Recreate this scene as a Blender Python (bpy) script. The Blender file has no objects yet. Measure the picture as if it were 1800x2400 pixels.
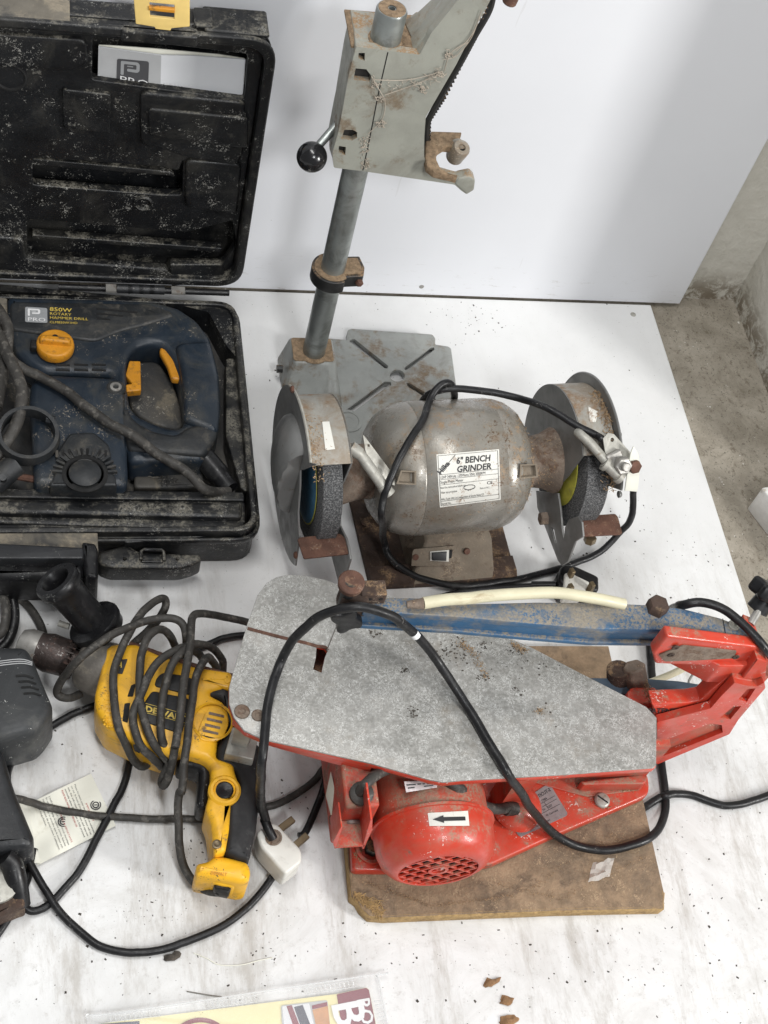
import bpy, bmesh, math, random
from mathutils import Vector, Matrix, noise as mnoise
random.seed(7)
R_ = math.radians
scene = bpy.context.scene
C = scene.collection
S = 0.001                       # everything below is written in millimetres
# ------------------------------------------------------------------ camera
F, CX, CY = 3200.0, 900.0, 1200.0          # focal length and centre, in photo pixels (1800 x 2400)
nadir = Vector((-760.0, 2225.0, F)).normalized()
AZ = -nadir
AX = Vector((540-CX, 678-CY, F)).cross(Vector((1590-CX, 715-CY, F))).cross(nadir).normalized()
if AX.x < 0: AX = -AX
AY = AZ.cross(AX)
def c2w(v): return Vector((AX.dot(v), AY.dot(v), AZ.dot(v)))
CO = -c2w(Vector((0, 0, 1600.0)))
cam_d = bpy.data.cameras.new('camera'); cam = bpy.data.objects.new('camera', cam_d); C.objects.link(cam)
scene.camera = cam
cx_, cy_, cz_ = c2w(Vector((1, 0, 0))), c2w(Vector((0, -1, 0))), c2w(Vector((0, 0, -1)))
cam.matrix_world = Matrix(((cx_.x, cy_.x, cz_.x, CO.x*S), (cx_.y, cy_.y, cz_.y, CO.y*S), (cx_.z, cy_.z, cz_.z, CO.z*S), (0, 0, 0, 1)))
cam_d.sensor_fit = 'VERTICAL'; cam_d.sensor_height = 36; cam_d.lens = F/2400*36
cam_d.clip_start = 0.02; cam_d.clip_end = 60
def ray(px, py): return c2w(Vector((px-CX, py-CY, F)))
def P(px, py, z=0.0):                       # the point of the photo pixel at height z (mm)
    r = ray(px, py); return CO + r*((z-CO.z)/r.z)
def PY(px, py, y):
    r = ray(px, py); return CO + r*((y-CO.y)/r.y)
def PN(px, py, o, n):
    r = ray(px, py); return CO + r*((Vector(o)-CO).dot(n)/r.dot(n))
def PC(px, py, o, ax, rad):                 # nearest hit on a cylinder, else closest point
    r = ray(px, py).normalized(); ax = Vector(ax).normalized(); d = CO-Vector(o)
    rp = r-ax*r.dot(ax); dp = d-ax*d.dot(ax)
    a, b, c = rp.dot(rp), 2*rp.dot(dp), dp.dot(dp)-rad*rad
    D = max(b*b-4*a*c, 0)
    return CO + r*((-b-math.sqrt(D))/(2*a))
zf = lambda ox, oy, k: (lambda x, y: (ox+x*k, oy+y*k))
z1, z2, z3, z4 = zf(0, 0, .3978), zf(0, 640, .3978), zf(600, 0, .3978), zf(600, 560, .33755)
z5, z6, l1, l2 = zf(600, 840, .3014), zf(1050, 820, .3014), zf(0, 1280, .4099), zf(0, 1750, .4581)
l3, l4, l5, l6, l7, l8 = zf(520, 1300, .3496), zf(1080, 1300, .434), zf(720, 1740, .3255), zf(1160, 1740, .3858), zf(1400, 280, .5063), zf(160, 2150, .5063)
# ------------------------------------------------------------------ light
scene.view_settings.view_transform = 'Standard'; scene.view_settings.look = 'None'
scene.view_settings.gamma = 1; scene.view_settings.exposure = -0.08
scene.render.engine = 'CYCLES'
scene.cycles.max_bounces = 8
w = bpy.data.worlds.new('World'); scene.world = w; w.use_nodes = True
bg = w.node_tree.nodes['Background']; bg.inputs[0].default_value = (0.97, 0.985, 1.0, 1); bg.inputs[1].default_value = 0.33
def area(name, loc, target, sx, sy, power, col):
    d = bpy.data.lights.new(name, 'AREA'); d.shape = 'RECTANGLE'; d.size = sx; d.size_y = sy; d.energy = power; d.color = col
    o = bpy.data.objects.new(name, d); C.objects.link(o); o.location = Vector(loc)
    o.rotation_euler = (Vector(target)-Vector(loc)).to_track_quat('-Z', 'Y').to_euler(); return o
area('doorway_light', (1.85, -1.6, 1.25), (0.1, 0.1, 0.25), 0.32, 0.8, 54, (1.0, 0.99, 0.97))
area('ceiling_strip_light', (-0.35, -0.2, 2.5), (0, 0, 0), 1.3, 0.3, 27, (1.0, 0.995, 0.98))
area('work_lamp', (0.15, -1.55, 1.85), (0.0, 0.2, 0.2), 0.28, 0.28, 19, (0.97, 0.985, 1.0))
# ------------------------------------------------------------------ materials
def rgb(c): return (c[0], c[1], c[2], 1)
class NT:
    def __init__(s, name):
        s.m = bpy.data.materials.new(name); s.m.use_nodes = True; s.t = s.m.node_tree; s.n = s.t.nodes; s.b = s.n['Principled BSDF']
        s.co = s.n.new('ShaderNodeTexCoord').outputs['Object']
    def L(s, a, b): s.t.links.new(a, b)
    def mapped(s, sc=(1, 1, 1), rot=(0, 0, 0)):
        k = s.n.new('ShaderNodeMapping'); k.inputs['Scale'].default_value = sc; k.inputs['Rotation'].default_value = rot; s.L(s.co, k.inputs[0]); return k.outputs[0]
    def noise(s, scale, detail=4, rough=.6, dist=0, co=None):
        k = s.n.new('ShaderNodeTexNoise'); k.inputs['Scale'].default_value = scale; k.inputs['Detail'].default_value = detail
        k.inputs['Roughness'].default_value = rough; k.inputs['Distortion'].default_value = dist; s.L(co or s.co, k.inputs['Vector']); return k.outputs['Fac']
    def vor(s, scale, feat='F1', co=None, rnd=1):
        k = s.n.new('ShaderNodeTexVoronoi'); k.feature = feat; k.inputs['Scale'].default_value = scale; k.inputs['Randomness'].default_value = rnd; s.L(co or s.co, k.inputs['Vector']); return k.outputs['Distance']
    def ramp(s, f, a, b, va=0., vb=1.):
        k = s.n.new('ShaderNodeMapRange'); k.interpolation_type = 'SMOOTHSTEP'
        for i, v in zip(('From Min', 'From Max', 'To Min', 'To Max'), (a, b, va, vb)): k.inputs[i].default_value = v
        s.L(f, k.inputs['Value']); return k.outputs[0]
    def math(s, op, a, b=None):
        k = s.n.new('ShaderNodeMath'); k.operation = op
        for i, v in enumerate((a, b)):
            if v is None: continue
            if isinstance(v, (int, float)): k.inputs[i].default_value = v
            else: s.L(v, k.inputs[i])
        return k.outputs[0]
    def mix(s, f, a, b, mode='MIX'):
        k = s.n.new('ShaderNodeMix'); k.data_type = 'RGBA'; k.blend_type = mode
        for i, v in ((0, f), (6, a), (7, b)):
            if isinstance(v, (int, float)): k.inputs[i].default_value = v
            elif isinstance(v, (tuple, list)): k.inputs[i].default_value = rgb(v)
            else: s.L(v, k.inputs[i])
        return k.outputs[2]
    def up(s):
        g = s.n.new('ShaderNodeNewGeometry'); x = s.n.new('ShaderNodeSeparateXYZ'); s.L(g.outputs['Normal'], x.inputs[0]); return x.outputs[2]
    def bump(s, h, st, d=.001):
        k = s.n.new('ShaderNodeBump'); k.inputs['Strength'].default_value = st; k.inputs['Distance'].default_value = d; s.L(h, k.inputs['Height']); s.L(k.outputs[0], s.b.inputs['Normal'])
def mat(name, col, rough=.5, metal=0., var=.15, vs=25, dirt=None, dust=None, fleck=None, bump=None, scratch=None, smudge=None, spec=None, coat=0):
    """col base; dirt=(colour, amount 0..1, scale) patches; dust=(colour, amount) settles on upward faces;
    fleck=(colour, density, scale) tiny chips; bump=(strength, scale); scratch=(colour, amount)"""
    s = NT(name); s.b.inputs['Metallic'].default_value = metal
    if spec is not None: s.b.inputs['Specular IOR Level'].default_value = spec
    if coat: s.b.inputs['Coat Weight'].default_value = coat
    c = s.mix(s.ramp(s.noise(vs), .3, .7), tuple(x*(1-var) for x in col), tuple(min(1, x*(1+var)) for x in col))
    rg = s.ramp(s.noise(vs*3), .3, .7, max(0, rough-.1), min(1, rough+.12))
    cover = None
    if smudge:
        k = s.ramp(s.noise(smudge[2], 5, .7, .6), .62-smudge[1]*.3, .8-smudge[1]*.2); c = s.mix(s.math('MULTIPLY', k, smudge[3] if len(smudge) > 3 else .6), c, smudge[0])
    if dirt:
        k = s.ramp(s.noise(dirt[2], 8, .72, .3), .64-dirt[1]*.36, .75-dirt[1]*.30); k = s.math('MULTIPLY', k, s.ramp(s.noise(160, 3, .7), .25, .6, .35, .9))
        c = s.mix(k, c, s.mix(s.noise(300, 2), tuple(x*.6 for x in dirt[0]), tuple(x*1.35 for x in dirt[0]))); cover = k
    if dust:
        n1 = s.ramp(s.noise(38, 6, .75), .62-dust[1]*.45, .75-dust[1]*.35); n2 = s.ramp(s.noise(420, 2, .7), .32, .58)
        k = s.math('MULTIPLY', s.math('MULTIPLY', n1, s.ramp(s.up(), .25, .85)), n2)
        c = s.mix(k, c, s.mix(s.noise(700, 2), tuple(x*.55 for x in dust[0]), tuple(min(1, x*1.4) for x in dust[0]))); cover = k if cover is None else s.math('MAXIMUM', k, cover)
    if fleck:
        n = s.noise(fleck[2], 2, .8, 1.2); m = s.ramp(s.noise(fleck[2]*.09, 5, .7), .38, .66)
        k = s.ramp(s.math('ADD', n, s.math('MULTIPLY', m, .24)), .86-fleck[1]*.2, .91-fleck[1]*.2); c = s.mix(k, c, fleck[0])
    if scratch:
        n = s.noise(60, 4, .8, 0, s.mapped((1, 14, 1), (0, 0, .5))); n2 = s.noise(55, 4, .8, 0, s.mapped((12, 1, 2), (0, 0, -.3)))
        k = s.math('MULTIPLY', s.math('MAXIMUM', s.ramp(n, .66, .72), s.ramp(n2, .67, .73)), scratch[1]); c = s.mix(k, c, scratch[0])
    s.L(c, s.b.inputs['Base Color'])
    if cover is not None: rg = s.math('MAXIMUM', rg, s.math('MULTIPLY', cover, .9))
    s.L(rg, s.b.inputs['Roughness'])
    if metal and cover is not None: s.L(s.math('MULTIPLY', s.math('SUBTRACT', 1.0, cover), metal), s.b.inputs['Metallic'])
    if bump: s.bump(s.noise(bump[1], 5, .7), bump[0], .0015)
    return s.m
SAW = (.30, .19, .10)
DUSTG = (.28, .26, .22)
M = {}
M['stand'] = mat('grey_hammered_paint', (.285, .288, .25), .42, 0, .08, 30, dirt=((.17, .125, .08), .30, 26), smudge=((.2, .19, .16), .5, 22, .6), dust=(SAW, .52), scratch=((.14, .11, .08), .25), bump=(.12, 400))
M['standdust'] = mat('sawdust_layer', (.26, .18, .11), .95, 0, .3, 200, fleck=((.40, .30, .19), .5, 900), bump=(1, 900))
M['pole'] = mat('dull_steel_tube', (.30, .32, .31), .38, .75, .12, 18, smudge=((.12, .12, .11), .5, 30, .6), scratch=((.16, .14, .12), .3))
M['plate'] = mat('grey_cast_plate', (.28, .29, .275), .45, 0, .10, 25, dirt=((.18, .125, .075), .38, 22), smudge=((.17, .165, .15), .5, 30, .6), scratch=((.15, .12, .1), .3), bump=(.15, 300))
M['ironblack'] = mat('black_cast_iron', (.016, .016, .016), .45, 0, .3, 40, dust=(SAW, .45), bump=(.2, 300))
M['ball'] = mat('black_glossy_ball', (.008, .008, .009), .16, 0, .2, 60, fleck=((.35, .33, .3), .12, 260))
M['gr'] = mat('grinder_grey_paint', (.265, .25, .222), .31, .3, .12, 30, dirt=((.17, .125, .085), .25, 30), smudge=((.21, .18, .14), .55, 16, .65), dust=(SAW, .26), fleck=((.12, .075, .045), .42, 330), bump=(.15, 350), coat=.08)
M['gr2'] = mat('grinder_plain_grey_steel', (.20, .20, .195), .42, .3, .12, 22, dirt=((.12, .09, .07), .16, 50), scratch=((.1, .09, .08), .3), smudge=((.10, .10, .10), .4, 20, .6))
M['grdust'] = mat('grinder_dusty_guard_paint', (.31, .30, .27), .45, .1, .08, 30, dirt=((.23, .145, .08), .46, 26), smudge=((.22, .16, .10), .8, 22, .7), fleck=((.5, .42, .32), .2, 260), bump=(.4, 400))
M['neck'] = mat('rusty_dusty_neck', (.20, .155, .12), .8, 0, .25, 40, dirt=((.12, .07, .045), .45, 60), fleck=((.34, .25, .17), .35, 400), bump=(.8, 400))
M['rust'] = mat('rusty_steel', (.115, .055, .037), .75, .2, .25, 60, dirt=((.19, .105, .065), .35, 90), fleck=((.26, .2, .16), .25, 500), bump=(.6, 350))
M['rustdark'] = mat('dark_rust_base', (.055, .034, .025), .85, 0, .3, 40, dirt=((.16, .11, .07), .28, 45), dust=(SAW, .25), fleck=((.25, .2, .15), .2, 420), bump=(.6, 300))
M['dustbase'] = mat('dust_caked_base', (.20, .165, .125), .9, 0, .15, 40, dirt=((.10, .07, .05), .3, 40), fleck=((.34, .27, .19), .35, 420), bump=(.7, 350))
s = NT('grinding_stone'); n = s.noise(650, 3, .8); s.L(s.mix(s.ramp(n, .42, .66), (.035, .036, .038), (.19, .19, .19)), s.b.inputs['Base Color']); s.b.inputs['Roughness'].default_value = .9; s.bump(n, .8); M['stone'] = s.m
M['zinc'] = mat('zinc_plated_steel', (.40, .39, .35), .5, .35, .15, 60, dirt=((.22, .17, .12), .22, 80), smudge=((.2, .18, .15), .4, 60))
M['steel'] = mat('worn_steel', (.30, .29, .27), .42, .5, .2, 60, dirt=((.13, .085, .06), .3, 70))
M['chuck'] = mat('rusty_brown_chuck', (.055, .042, .038), .45, .5, .3, 60, dirt=((.13, .075, .06), .35, 90), fleck=((.4, .38, .36), .25, 240), bump=(.4, 300))
M['castmetal'] = mat('dull_cast_gear_case', (.17, .155, .135), .5, .2, .15, 40, dirt=((.26, .23, .18), .3, 60), smudge=((.09, .08, .07), .5, 40, .6), bump=(.4, 300))
M['shield'] = mat('cream_plastic_shield', (.62, .62, .55), .4, 0, .05, 20)
M['yellowstone'] = mat('yellow_paper_washer', (.40, .38, .05), .7, 0, .2, 60, smudge=((.2, .17, .1), .4, 80))
M['bluestone'] = mat('blue_paper_washer', (.04, .12, .2), .6, 0, .2, 60)
M['cord'] = mat('black_rubber_cord', (.009, .009, .010), .40, 0, .3, 80, fleck=((.2, .19, .18), .08, 260), smudge=((.04, .04, .038), .4, 60, .5), bump=(.1, 500), spec=.35)
M['cordgrey'] = mat('dusty_grey_rubber_cord', (.038, .035, .031), .62, 0, .3, 50, dirt=((.13, .12, .105), .36, 120), bump=(.25, 400), scratch=((.2, .19, .17), .4))
M['black'] = mat('black_plastic', (.016, .017, .019), .42, 0, .25, 40, dirt=((.10, .095, .085), .10, 60), fleck=((.22, .21, .19), .13, 320), bump=(.2, 300))
M['blackclean'] = mat('black_moulded_plastic', (.009, .009, .010), .36, 0, .2, 40, smudge=((.05, .05, .048), .4, 50, .5), fleck=((.2, .2, .19), .08, 320), spec=.35)
M['case'] = mat('dusty_black_case_plastic', (.006, .0065, .0075), .38, 0, .35, 18, dirt=((.05, .047, .04), .16, 50), fleck=((.24, .235, .215), .34, 360), dust=((.17, .158, .13), .34), smudge=((.04, .038, .033), .5, 14, .6), bump=(.3, 260), scratch=((.2, .19, .165), .5), spec=.4)
M['casefloor'] = mat('dirty_case_interior', (.03, .03, .03), .6, 0, .35, 18, dirt=((.17, .145, .105), .28, 22), fleck=((.27, .25, .21), .28, 300), smudge=((.09, .08, .065), .6, 12, .6), bump=(.3, 260))
M['casetop'] = mat('dusty_tan_case_edge', (.14, .125, .10), .7, 0, .2, 18, dirt=((.27, .23, .17), .5, 26), smudge=((.04, .04, .04), .45, 20, .9), bump=(.3, 260))
M['tool'] = mat('navy_tool_plastic', (.013, .021, .032), .42, 0, .2, 18, dirt=((.07, .065, .055), .14, 45), fleck=((.24, .21, .17), .25, 300), smudge=((.06, .058, .05), .55, 22, .65), bump=(.15, 500))
M['toolblack'] = mat('charcoal_tool_plastic', (.018, .020, .022), .5, 0, .2, 18, dirt=((.08, .073, .062), .30, 45), smudge=((.07, .065, .055), .5, 22, .6), bump=(.25, 400))
M['greytool'] = mat('charcoal_grey_plastic', (.034, .036, .038), .5, 0, .1, 18, fleck=((.5, .5, .48), .12, 300), smudge=((.12, .12, .11), .4, 18, .5), bump=(.12, 600), spec=.3)
M['amber'] = mat('amber_plastic', (.58, .245, .015), .45, 0, .12, 40, dirt=((.13, .07, .03), .30, 90), bump=(.2, 300))
M['latch'] = mat('faded_yellow_plastic', (.80, .58, .20), .5, 0, .08, 20, dirt=((.4, .24, .08), .18, 70))
M['yel'] = mat('yellow_drill_plastic', (.80, .43, .018), .40, 0, .10, 25, dirt=((.16, .10, .05), .17, 55), smudge=((.40, .21, .03), .5, 30, .7), bump=(.1, 400), fleck=((.12, .08, .04), .1, 300))
M['rubber'] = mat('black_grip_rubber', (.010, .010, .011), .6, 0, .15, 30, smudge=((.06, .06, .058), .4, 25, .5), fleck=((.3, .3, .28), .07, 280))
M['red'] = mat('red_enamel', (.50, .042, .020), .38, 0, .12, 20, dirt=((.17, .11, .08), .24, 40), dust=((.30, .19, .13), .30), smudge=((.36, .10, .06), .6, 24, .5), fleck=((.62, .5, .46), .22, 240), scratch=((.62, .3, .25), .15), bump=(.08, 300), coat=.1)
M['reddust'] = mat('dusty_red_enamel', (.46, .045, .022), .5, 0, .12, 20, dirt=((.21, .135, .095), .46, 26), dust=((.28, .19, .13), .50), smudge=((.30, .13, .085), .7, 20, .6), fleck=((.7, .5, .4), .1, 300), bump=(.25, 350))
M['blue'] = mat('blue_enamel_arm', (.03, .10, .20), .45, 0, .15, 20, dirt=((.20, .18, .15), .50, 12), dust=((.25, .22, .175), .62), scratch=((.25, .22, .18), .3), bump=(.25, 350))
M['bluedark'] = mat('dull_blue_lower_arm', (.06, .09, .125), .6, 0, .2, 20, dirt=((.13, .10, .075), .30, 30), bump=(.25, 350))
# spangled table sheet
s = NT('galvanised_spangle_sheet'); n = s.noise(235, 2, .5, 2.0); rdg = s.math('ABSOLUTE', s.math('SUBTRACT', n, .5))
k = s.math('MULTIPLY', s.ramp(rdg, .012, .045, 1, 0), s.ramp(s.noise(120, 2), .40, .56))
c = s.mix(s.ramp(s.noise(300, 3), .35, .65), (.21, .205, .19), (.31, .305, .285)); c = s.mix(s.ramp(s.noise(14, 4), .35, .7), c, s.mix(.5, c, (.40, .39, .37)))
c = s.mix(s.math('MULTIPLY', k, .68), c, (.66, .66, .64))
st = s.ramp(s.noise(13, 7, .75), .52, .74); c = s.mix(s.math('MULTIPLY', st, .5), c, (.24, .19, .13)); sc2 = s.ramp(s.noise(50, 4, .8, 0, s.mapped((1, 16, 1), (0, 0, .35))), .62, .68); c = s.mix(s.math('MULTIPLY', sc2, .35), c, (.5, .5, .49)); rs_ = s.ramp(s.noise(30, 3), .3, .7, .3, .62); s.L(c, s.b.inputs['Base Color'])
s.L(rs_, s.b.inputs['Roughness']); s.b.inputs['Metallic'].default_value = .25; s.bump(n, .12); M['table'] = s.m
# MDF
M['mdf'] = mat('dusty_brown_mdf', (.27, .19, .12), .95, 0, .2, 60, dirt=((.12, .085, .058), .30, 24), fleck=((.37, .27, .17), .5, 420), smudge=((.12, .09, .065), .6, 16, .7), bump=(1, 300))
M['mdfedge'] = mat('raw_yellowish_board_edge', (.38, .25, .11), .95, 0, .25, 120, dirt=((.2, .12, .06), .3, 60), bump=(.8, 420))
# white sheet on the floor
s = NT('white_melamine_floor_sheet')
c = s.mix(s.ramp(s.noise(5, 5, .7), .3, .75), (.74, .74, .735), (.67, .67, .665))
a = s.ramp(s.noise(6, 10, .78, 1.2), .42, .66); g = s.n.new('ShaderNodeSeparateXYZ'); s.L(s.co, g.inputs[0])
fr = s.ramp(g.outputs[1], .05, -.28, .08, 1.0)          # the front of the sheet is the trodden, dirtier part
c = s.mix(s.math('MULTIPLY', s.math('MULTIPLY', a, fr), .4), c, (.46, .445, .415))
a = s.ramp(s.noise(16, 8, .8, .2, s.mapped((1, .22, 1), (0, 0, .25))), .47, .68); c = s.mix(s.math('MULTIPLY', s.math('MULTIPLY', a, fr), .7), c, (.36, .33, .29))
a = s.ramp(s.noise(70, 8, .8), .52, .72); c = s.mix(s.math('MULTIPLY', s.math('MULTIPLY', a, fr), .6), c, (.38, .36, .33))
a = s.ramp(s.noise(30, 4, .8, 0, s.mapped((1, 11, 1), (0, 0, .9))), .69, .73); c = s.mix(s.math('MULTIPLY', a, .45), c, (.40, .38, .35))
a = s.ramp(s.noise(26, 4, .8, 0, s.mapped((1, 13, 1), (0, 0, -.75))), .69, .73); c = s.mix(s.math('MULTIPLY', a, .4), c, (.42, .40, .37))
a = s.ramp(s.noise(260, 2, .5), .745, .765); c = s.mix(a, c, (.16, .15, .13)); a = s.ramp(s.noise(520, 2, .5), .72, .74); c = s.mix(s.math('MULTIPLY', a, .7), c, (.22, .21, .19))
s.L(c, s.b.inputs['Base Color']); s.L(s.ramp(s.noise(12, 4), .3, .7, .28, .5), s.b.inputs['Roughness']); s.bump(s.noise(90, 4), .03); M['sheet'] = s.m
s = NT('white_melamine_panel'); c = s.mix(s.ramp(s.noise(4, 4), .3, .7), (.735, .745, .775), (.71, .72, .75))
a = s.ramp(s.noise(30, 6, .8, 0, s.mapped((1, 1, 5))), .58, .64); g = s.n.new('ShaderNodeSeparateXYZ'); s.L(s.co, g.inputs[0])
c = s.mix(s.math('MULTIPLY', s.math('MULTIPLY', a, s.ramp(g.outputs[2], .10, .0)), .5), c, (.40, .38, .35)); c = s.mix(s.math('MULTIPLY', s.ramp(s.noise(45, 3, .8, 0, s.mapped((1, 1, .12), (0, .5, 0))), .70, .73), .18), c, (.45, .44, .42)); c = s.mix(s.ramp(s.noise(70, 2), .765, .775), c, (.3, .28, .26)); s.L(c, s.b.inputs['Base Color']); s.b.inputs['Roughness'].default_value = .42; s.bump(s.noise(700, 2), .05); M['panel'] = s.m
s = NT('dirty_concrete'); n = s.noise(20, 9, .75, .5); c = s.mix(s.ramp(n, .3, .7), (.21, .185, .145), (.35, .315, .26))
c = s.mix(s.math('MULTIPLY', s.ramp(s.noise(110, 9, .82, .5, s.mapped((1, .8, 1), (0, 0, .7))), .53, .62), .85), c, (.13, .105, .075)); c = s.mix(s.ramp(s.noise(11, 6, .75), .56, .72, 0, .65), c, (.20, .17, .13))
c = s.mix(s.ramp(s.noise(300, 3, .8), .60, .66), c, (.09, .08, .06)); c = s.mix(s.ramp(s.noise(95, 3, .7), .70, .73), c, (.66, .64, .60)); s.L(c, s.b.inputs['Base Color']); s.b.inputs['Roughness'].default_value = .85; s.bump(n, .6, .004); M['concrete'] = s.m
s = NT('rough_painted_plaster'); n = s.noise(22, 8, .7); c = s.mix(s.ramp(n, .3, .7), (.52, .50, .44), (.62, .60, .54)); g = s.n.new('ShaderNodeSeparateXYZ'); s.L(s.co, g.inputs[0])
c = s.mix(s.math('MULTIPLY', s.ramp(s.noise(40, 8, .8, .5), .42, .56), s.ramp(g.outputs[2], .06, .0)), c, (.20, .165, .12)); c = s.mix(s.ramp(s.noise(120, 3), .73, .76), c, (.2, .17, .13)); s.L(c, s.b.inputs['Base Color']); s.b.inputs['Roughness'].default_value = .8; s.bump(n, .8, .006); M['plaster'] = s.m
M['whitepaint'] = mat('flaking_white_paint', (.66, .65, .62), .6, 0, .08, 40, dirt=((.33, .28, .21), .22, 60), bump=(.8, 120))
M['paper'] = mat('off_white_paper', (.76, .75, .66), .7, 0, .03, 12, smudge=((.5, .47, .38), .35, 30, .6))
M['paperwhite'] = mat('white_booklet_paper', (.66, .67, .69), .5, 0, .03, 12)
M['papergrey'] = mat('silver_grey_print', (.42, .425, .43), .45, 0, .05, 20)
M['label'] = mat('white_worn_label', (.66, .65, .60), .5, 0, .04, 40, dirt=((.27, .18, .12), .24, 60), fleck=((.25, .15, .09), .3, 330))
M['alulabel'] = mat('scratched_aluminium_label', (.34, .30, .30), .4, .4, .1, 50, dirt=((.15, .11, .10), .25, 70), fleck=((.6, .57, .55), .3, 330))
M['ink'] = mat('black_ink', (.02, .02, .022), .6, 0, 0)
M['inkred'] = mat('red_ink', (.42, .05, .05), .6, 0, 0)
M['inkyel'] = mat('yellow_ink', (.62, .45, .08), .5, 0, 0)
M['inkgrey'] = mat('dark_grey_ink', (.07, .07, .075), .5, 0, 0)
M['inkwhite'] = mat('white_ink', (.75, .75, .75), .5, 0, 0)
M['silver'] = mat('silver_ink', (.36, .37, .38), .4, .2, .05)
M['whitepl'] = mat('white_plug_plastic', (.66, .65, .60), .38, 0, .05, 30, dirt=((.30, .27, .22), .17, 60), smudge=((.4, .38, .33), .35, 50, .6))
M['brass'] = mat('tarnished_brass', (.20, .155, .095), .45, .7, .2, 60)
M['hose'] = mat('cream_vinyl_tube', (.60, .56, .40), .4, 0, .08, 30, smudge=((.33, .24, .13), .35, 30, .7))
M['cardyel'] = mat('pale_yellow_card', (.74, .67, .36), .5, 0, .05, 20, fleck=((.3, .26, .1), .1, 300))
M['maroon'] = mat('maroon_card', (.19, .012, .035), .4, 0, .05, 20)
M['navy'] = mat('navy_card', (.02, .02, .05), .4, 0, .05, 20)
M['orange'] = mat('orange_brown_print', (.55, .26, .10), .5, 0, .15, 60)
M['dark'] = mat('dark_hollow', (.006, .006, .006), .8, 0, 0)
M['chipwood'] = mat('wood_splinter', (.24, .135, .065), .9, 0, .3, 150, bump=(.5, 400))
M['debris'] = mat('dark_crumbs', (.065, .055, .045), .9, 0, .5, 200)
M['sawcrumb'] = mat('sawdust_crumbs', (.34, .23, .13), .95, 0, .4, 250)
M['web'] = mat('cobweb_fluff', (.38, .33, .27), .95, 0, .2, 100)
s = NT('clear_blister_plastic'); s.b.inputs['Base Color'].default_value = (.93, .94, .94, 1); s.b.inputs['Roughness'].default_value = .12; s.b.inputs['Transmission Weight'].default_value = .0; s.b.inputs['Alpha'].default_value = .09; s.b.inputs['Specular IOR Level'].default_value = .8; M['clear'] = s.m
s = NT('clear_blister_edge'); s.b.inputs['Base Color'].default_value = (.8, .81, .81, 1); s.b.inputs['Roughness'].default_value = .15; s.b.inputs['Alpha'].default_value = .35; M['clearrim'] = s.m
s = NT('crumpled_film'); s.b.inputs['Base Color'].default_value = (.75, .72, .68, 1); s.b.inputs['Roughness'].default_value = .2; s.b.inputs['Alpha'].default_value = .5; M['film'] = s.m
# ------------------------------------------------------------------ mesh helpers
ORG = {}
def smooth_path(pts, n=8, closed=False):
    pts = [Vector(p) for p in pts]; out = []; N = len(pts)
    for i in range(N if closed else N-1):
        if closed: a, b, c, d = pts[(i-1) % N], pts[i], pts[(i+1) % N], pts[(i+2) % N]
        else: a, b, c, d = pts[max(i-1, 0)], pts[i], pts[i+1], pts[min(i+2, N-1)]
        for k in range(n):
            t = k/n; out.append(.5*((2*b)+(c-a)*t+(2*a-5*b+4*c-d)*t*t+(3*b-a-3*c+d)*t**3))
    if not closed: out.append(pts[-1])
    return out
def rnd(poly, r, n=5):                      # round the corners of a 2D polygon
    out = []; N = len(poly); rr = r if isinstance(r, (list, tuple)) else [r]*N
    for i in range(N):
        a, b, c = Vector(poly[i-1][:2]), Vector(poly[i][:2]), Vector(poly[(i+1) % N][:2])
        u, v = a-b, c-b; q = min(rr[i], u.length*.48, v.length*.48)
        if q < .05: out.append(b); continue
        p, e = b+u.normalized()*q, b+v.normalized()*q
        for k in range(n+1):
            t = k/n; out.append(p*(1-t)**2+b*2*t*(1-t)+e*t*t)
    return out
def circ(x, y, r, n=24, a0=0, a1=360): return [(x+r*math.cos(R_(a0+(a1-a0)*k/n)), y+r*math.sin(R_(a0+(a1-a0)*k/n))) for k in range(n if a1-a0 == 360 else n+1)]
def frame(o, x, y=None, z=None):
    x = Vector(x).normalized()
    if z is None: y = Vector(y); z = x.cross(y).normalized(); y = z.cross(x)
    else: z = Vector(z).normalized(); y = z.cross(x).normalized(); x = y.cross(z)
    o = Vector(o); return Matrix(((x.x, y.x, z.x, o.x), (x.y, y.y, z.y, o.y), (x.z, y.z, z.z, o.z), (0, 0, 0, 1)))
def shoelace(p): return abs(sum(p[i-1][0]*p[i][1]-p[i][0]*p[i-1][1] for i in range(len(p))))/2
def curve_mesh(splines, h, bevel=0, seg=2):
    vs, fs = curve_mesh0(splines, h, bevel, seg); top = max(v.z for v in vs); A = 0
    for f in fs:
        if all(vs[i].z > top-1e-4 for i in f): A += shoelace([vs[i] for i in f])
    want = shoelace(splines[0])-sum(shoelace(s) for s in splines[1:])
    per = sum((Vector(s[i][:2])-Vector(s[i-1][:2])).length for s in splines for i in range(len(s)))
    if h > 0 and A < (want-per*bevel*1.1)*.93-.5 or h > 0 and A > want*1.02+.5: 
        r = cdt_mesh(splines, h)
        if r: return r
    return vs, fs
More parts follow.
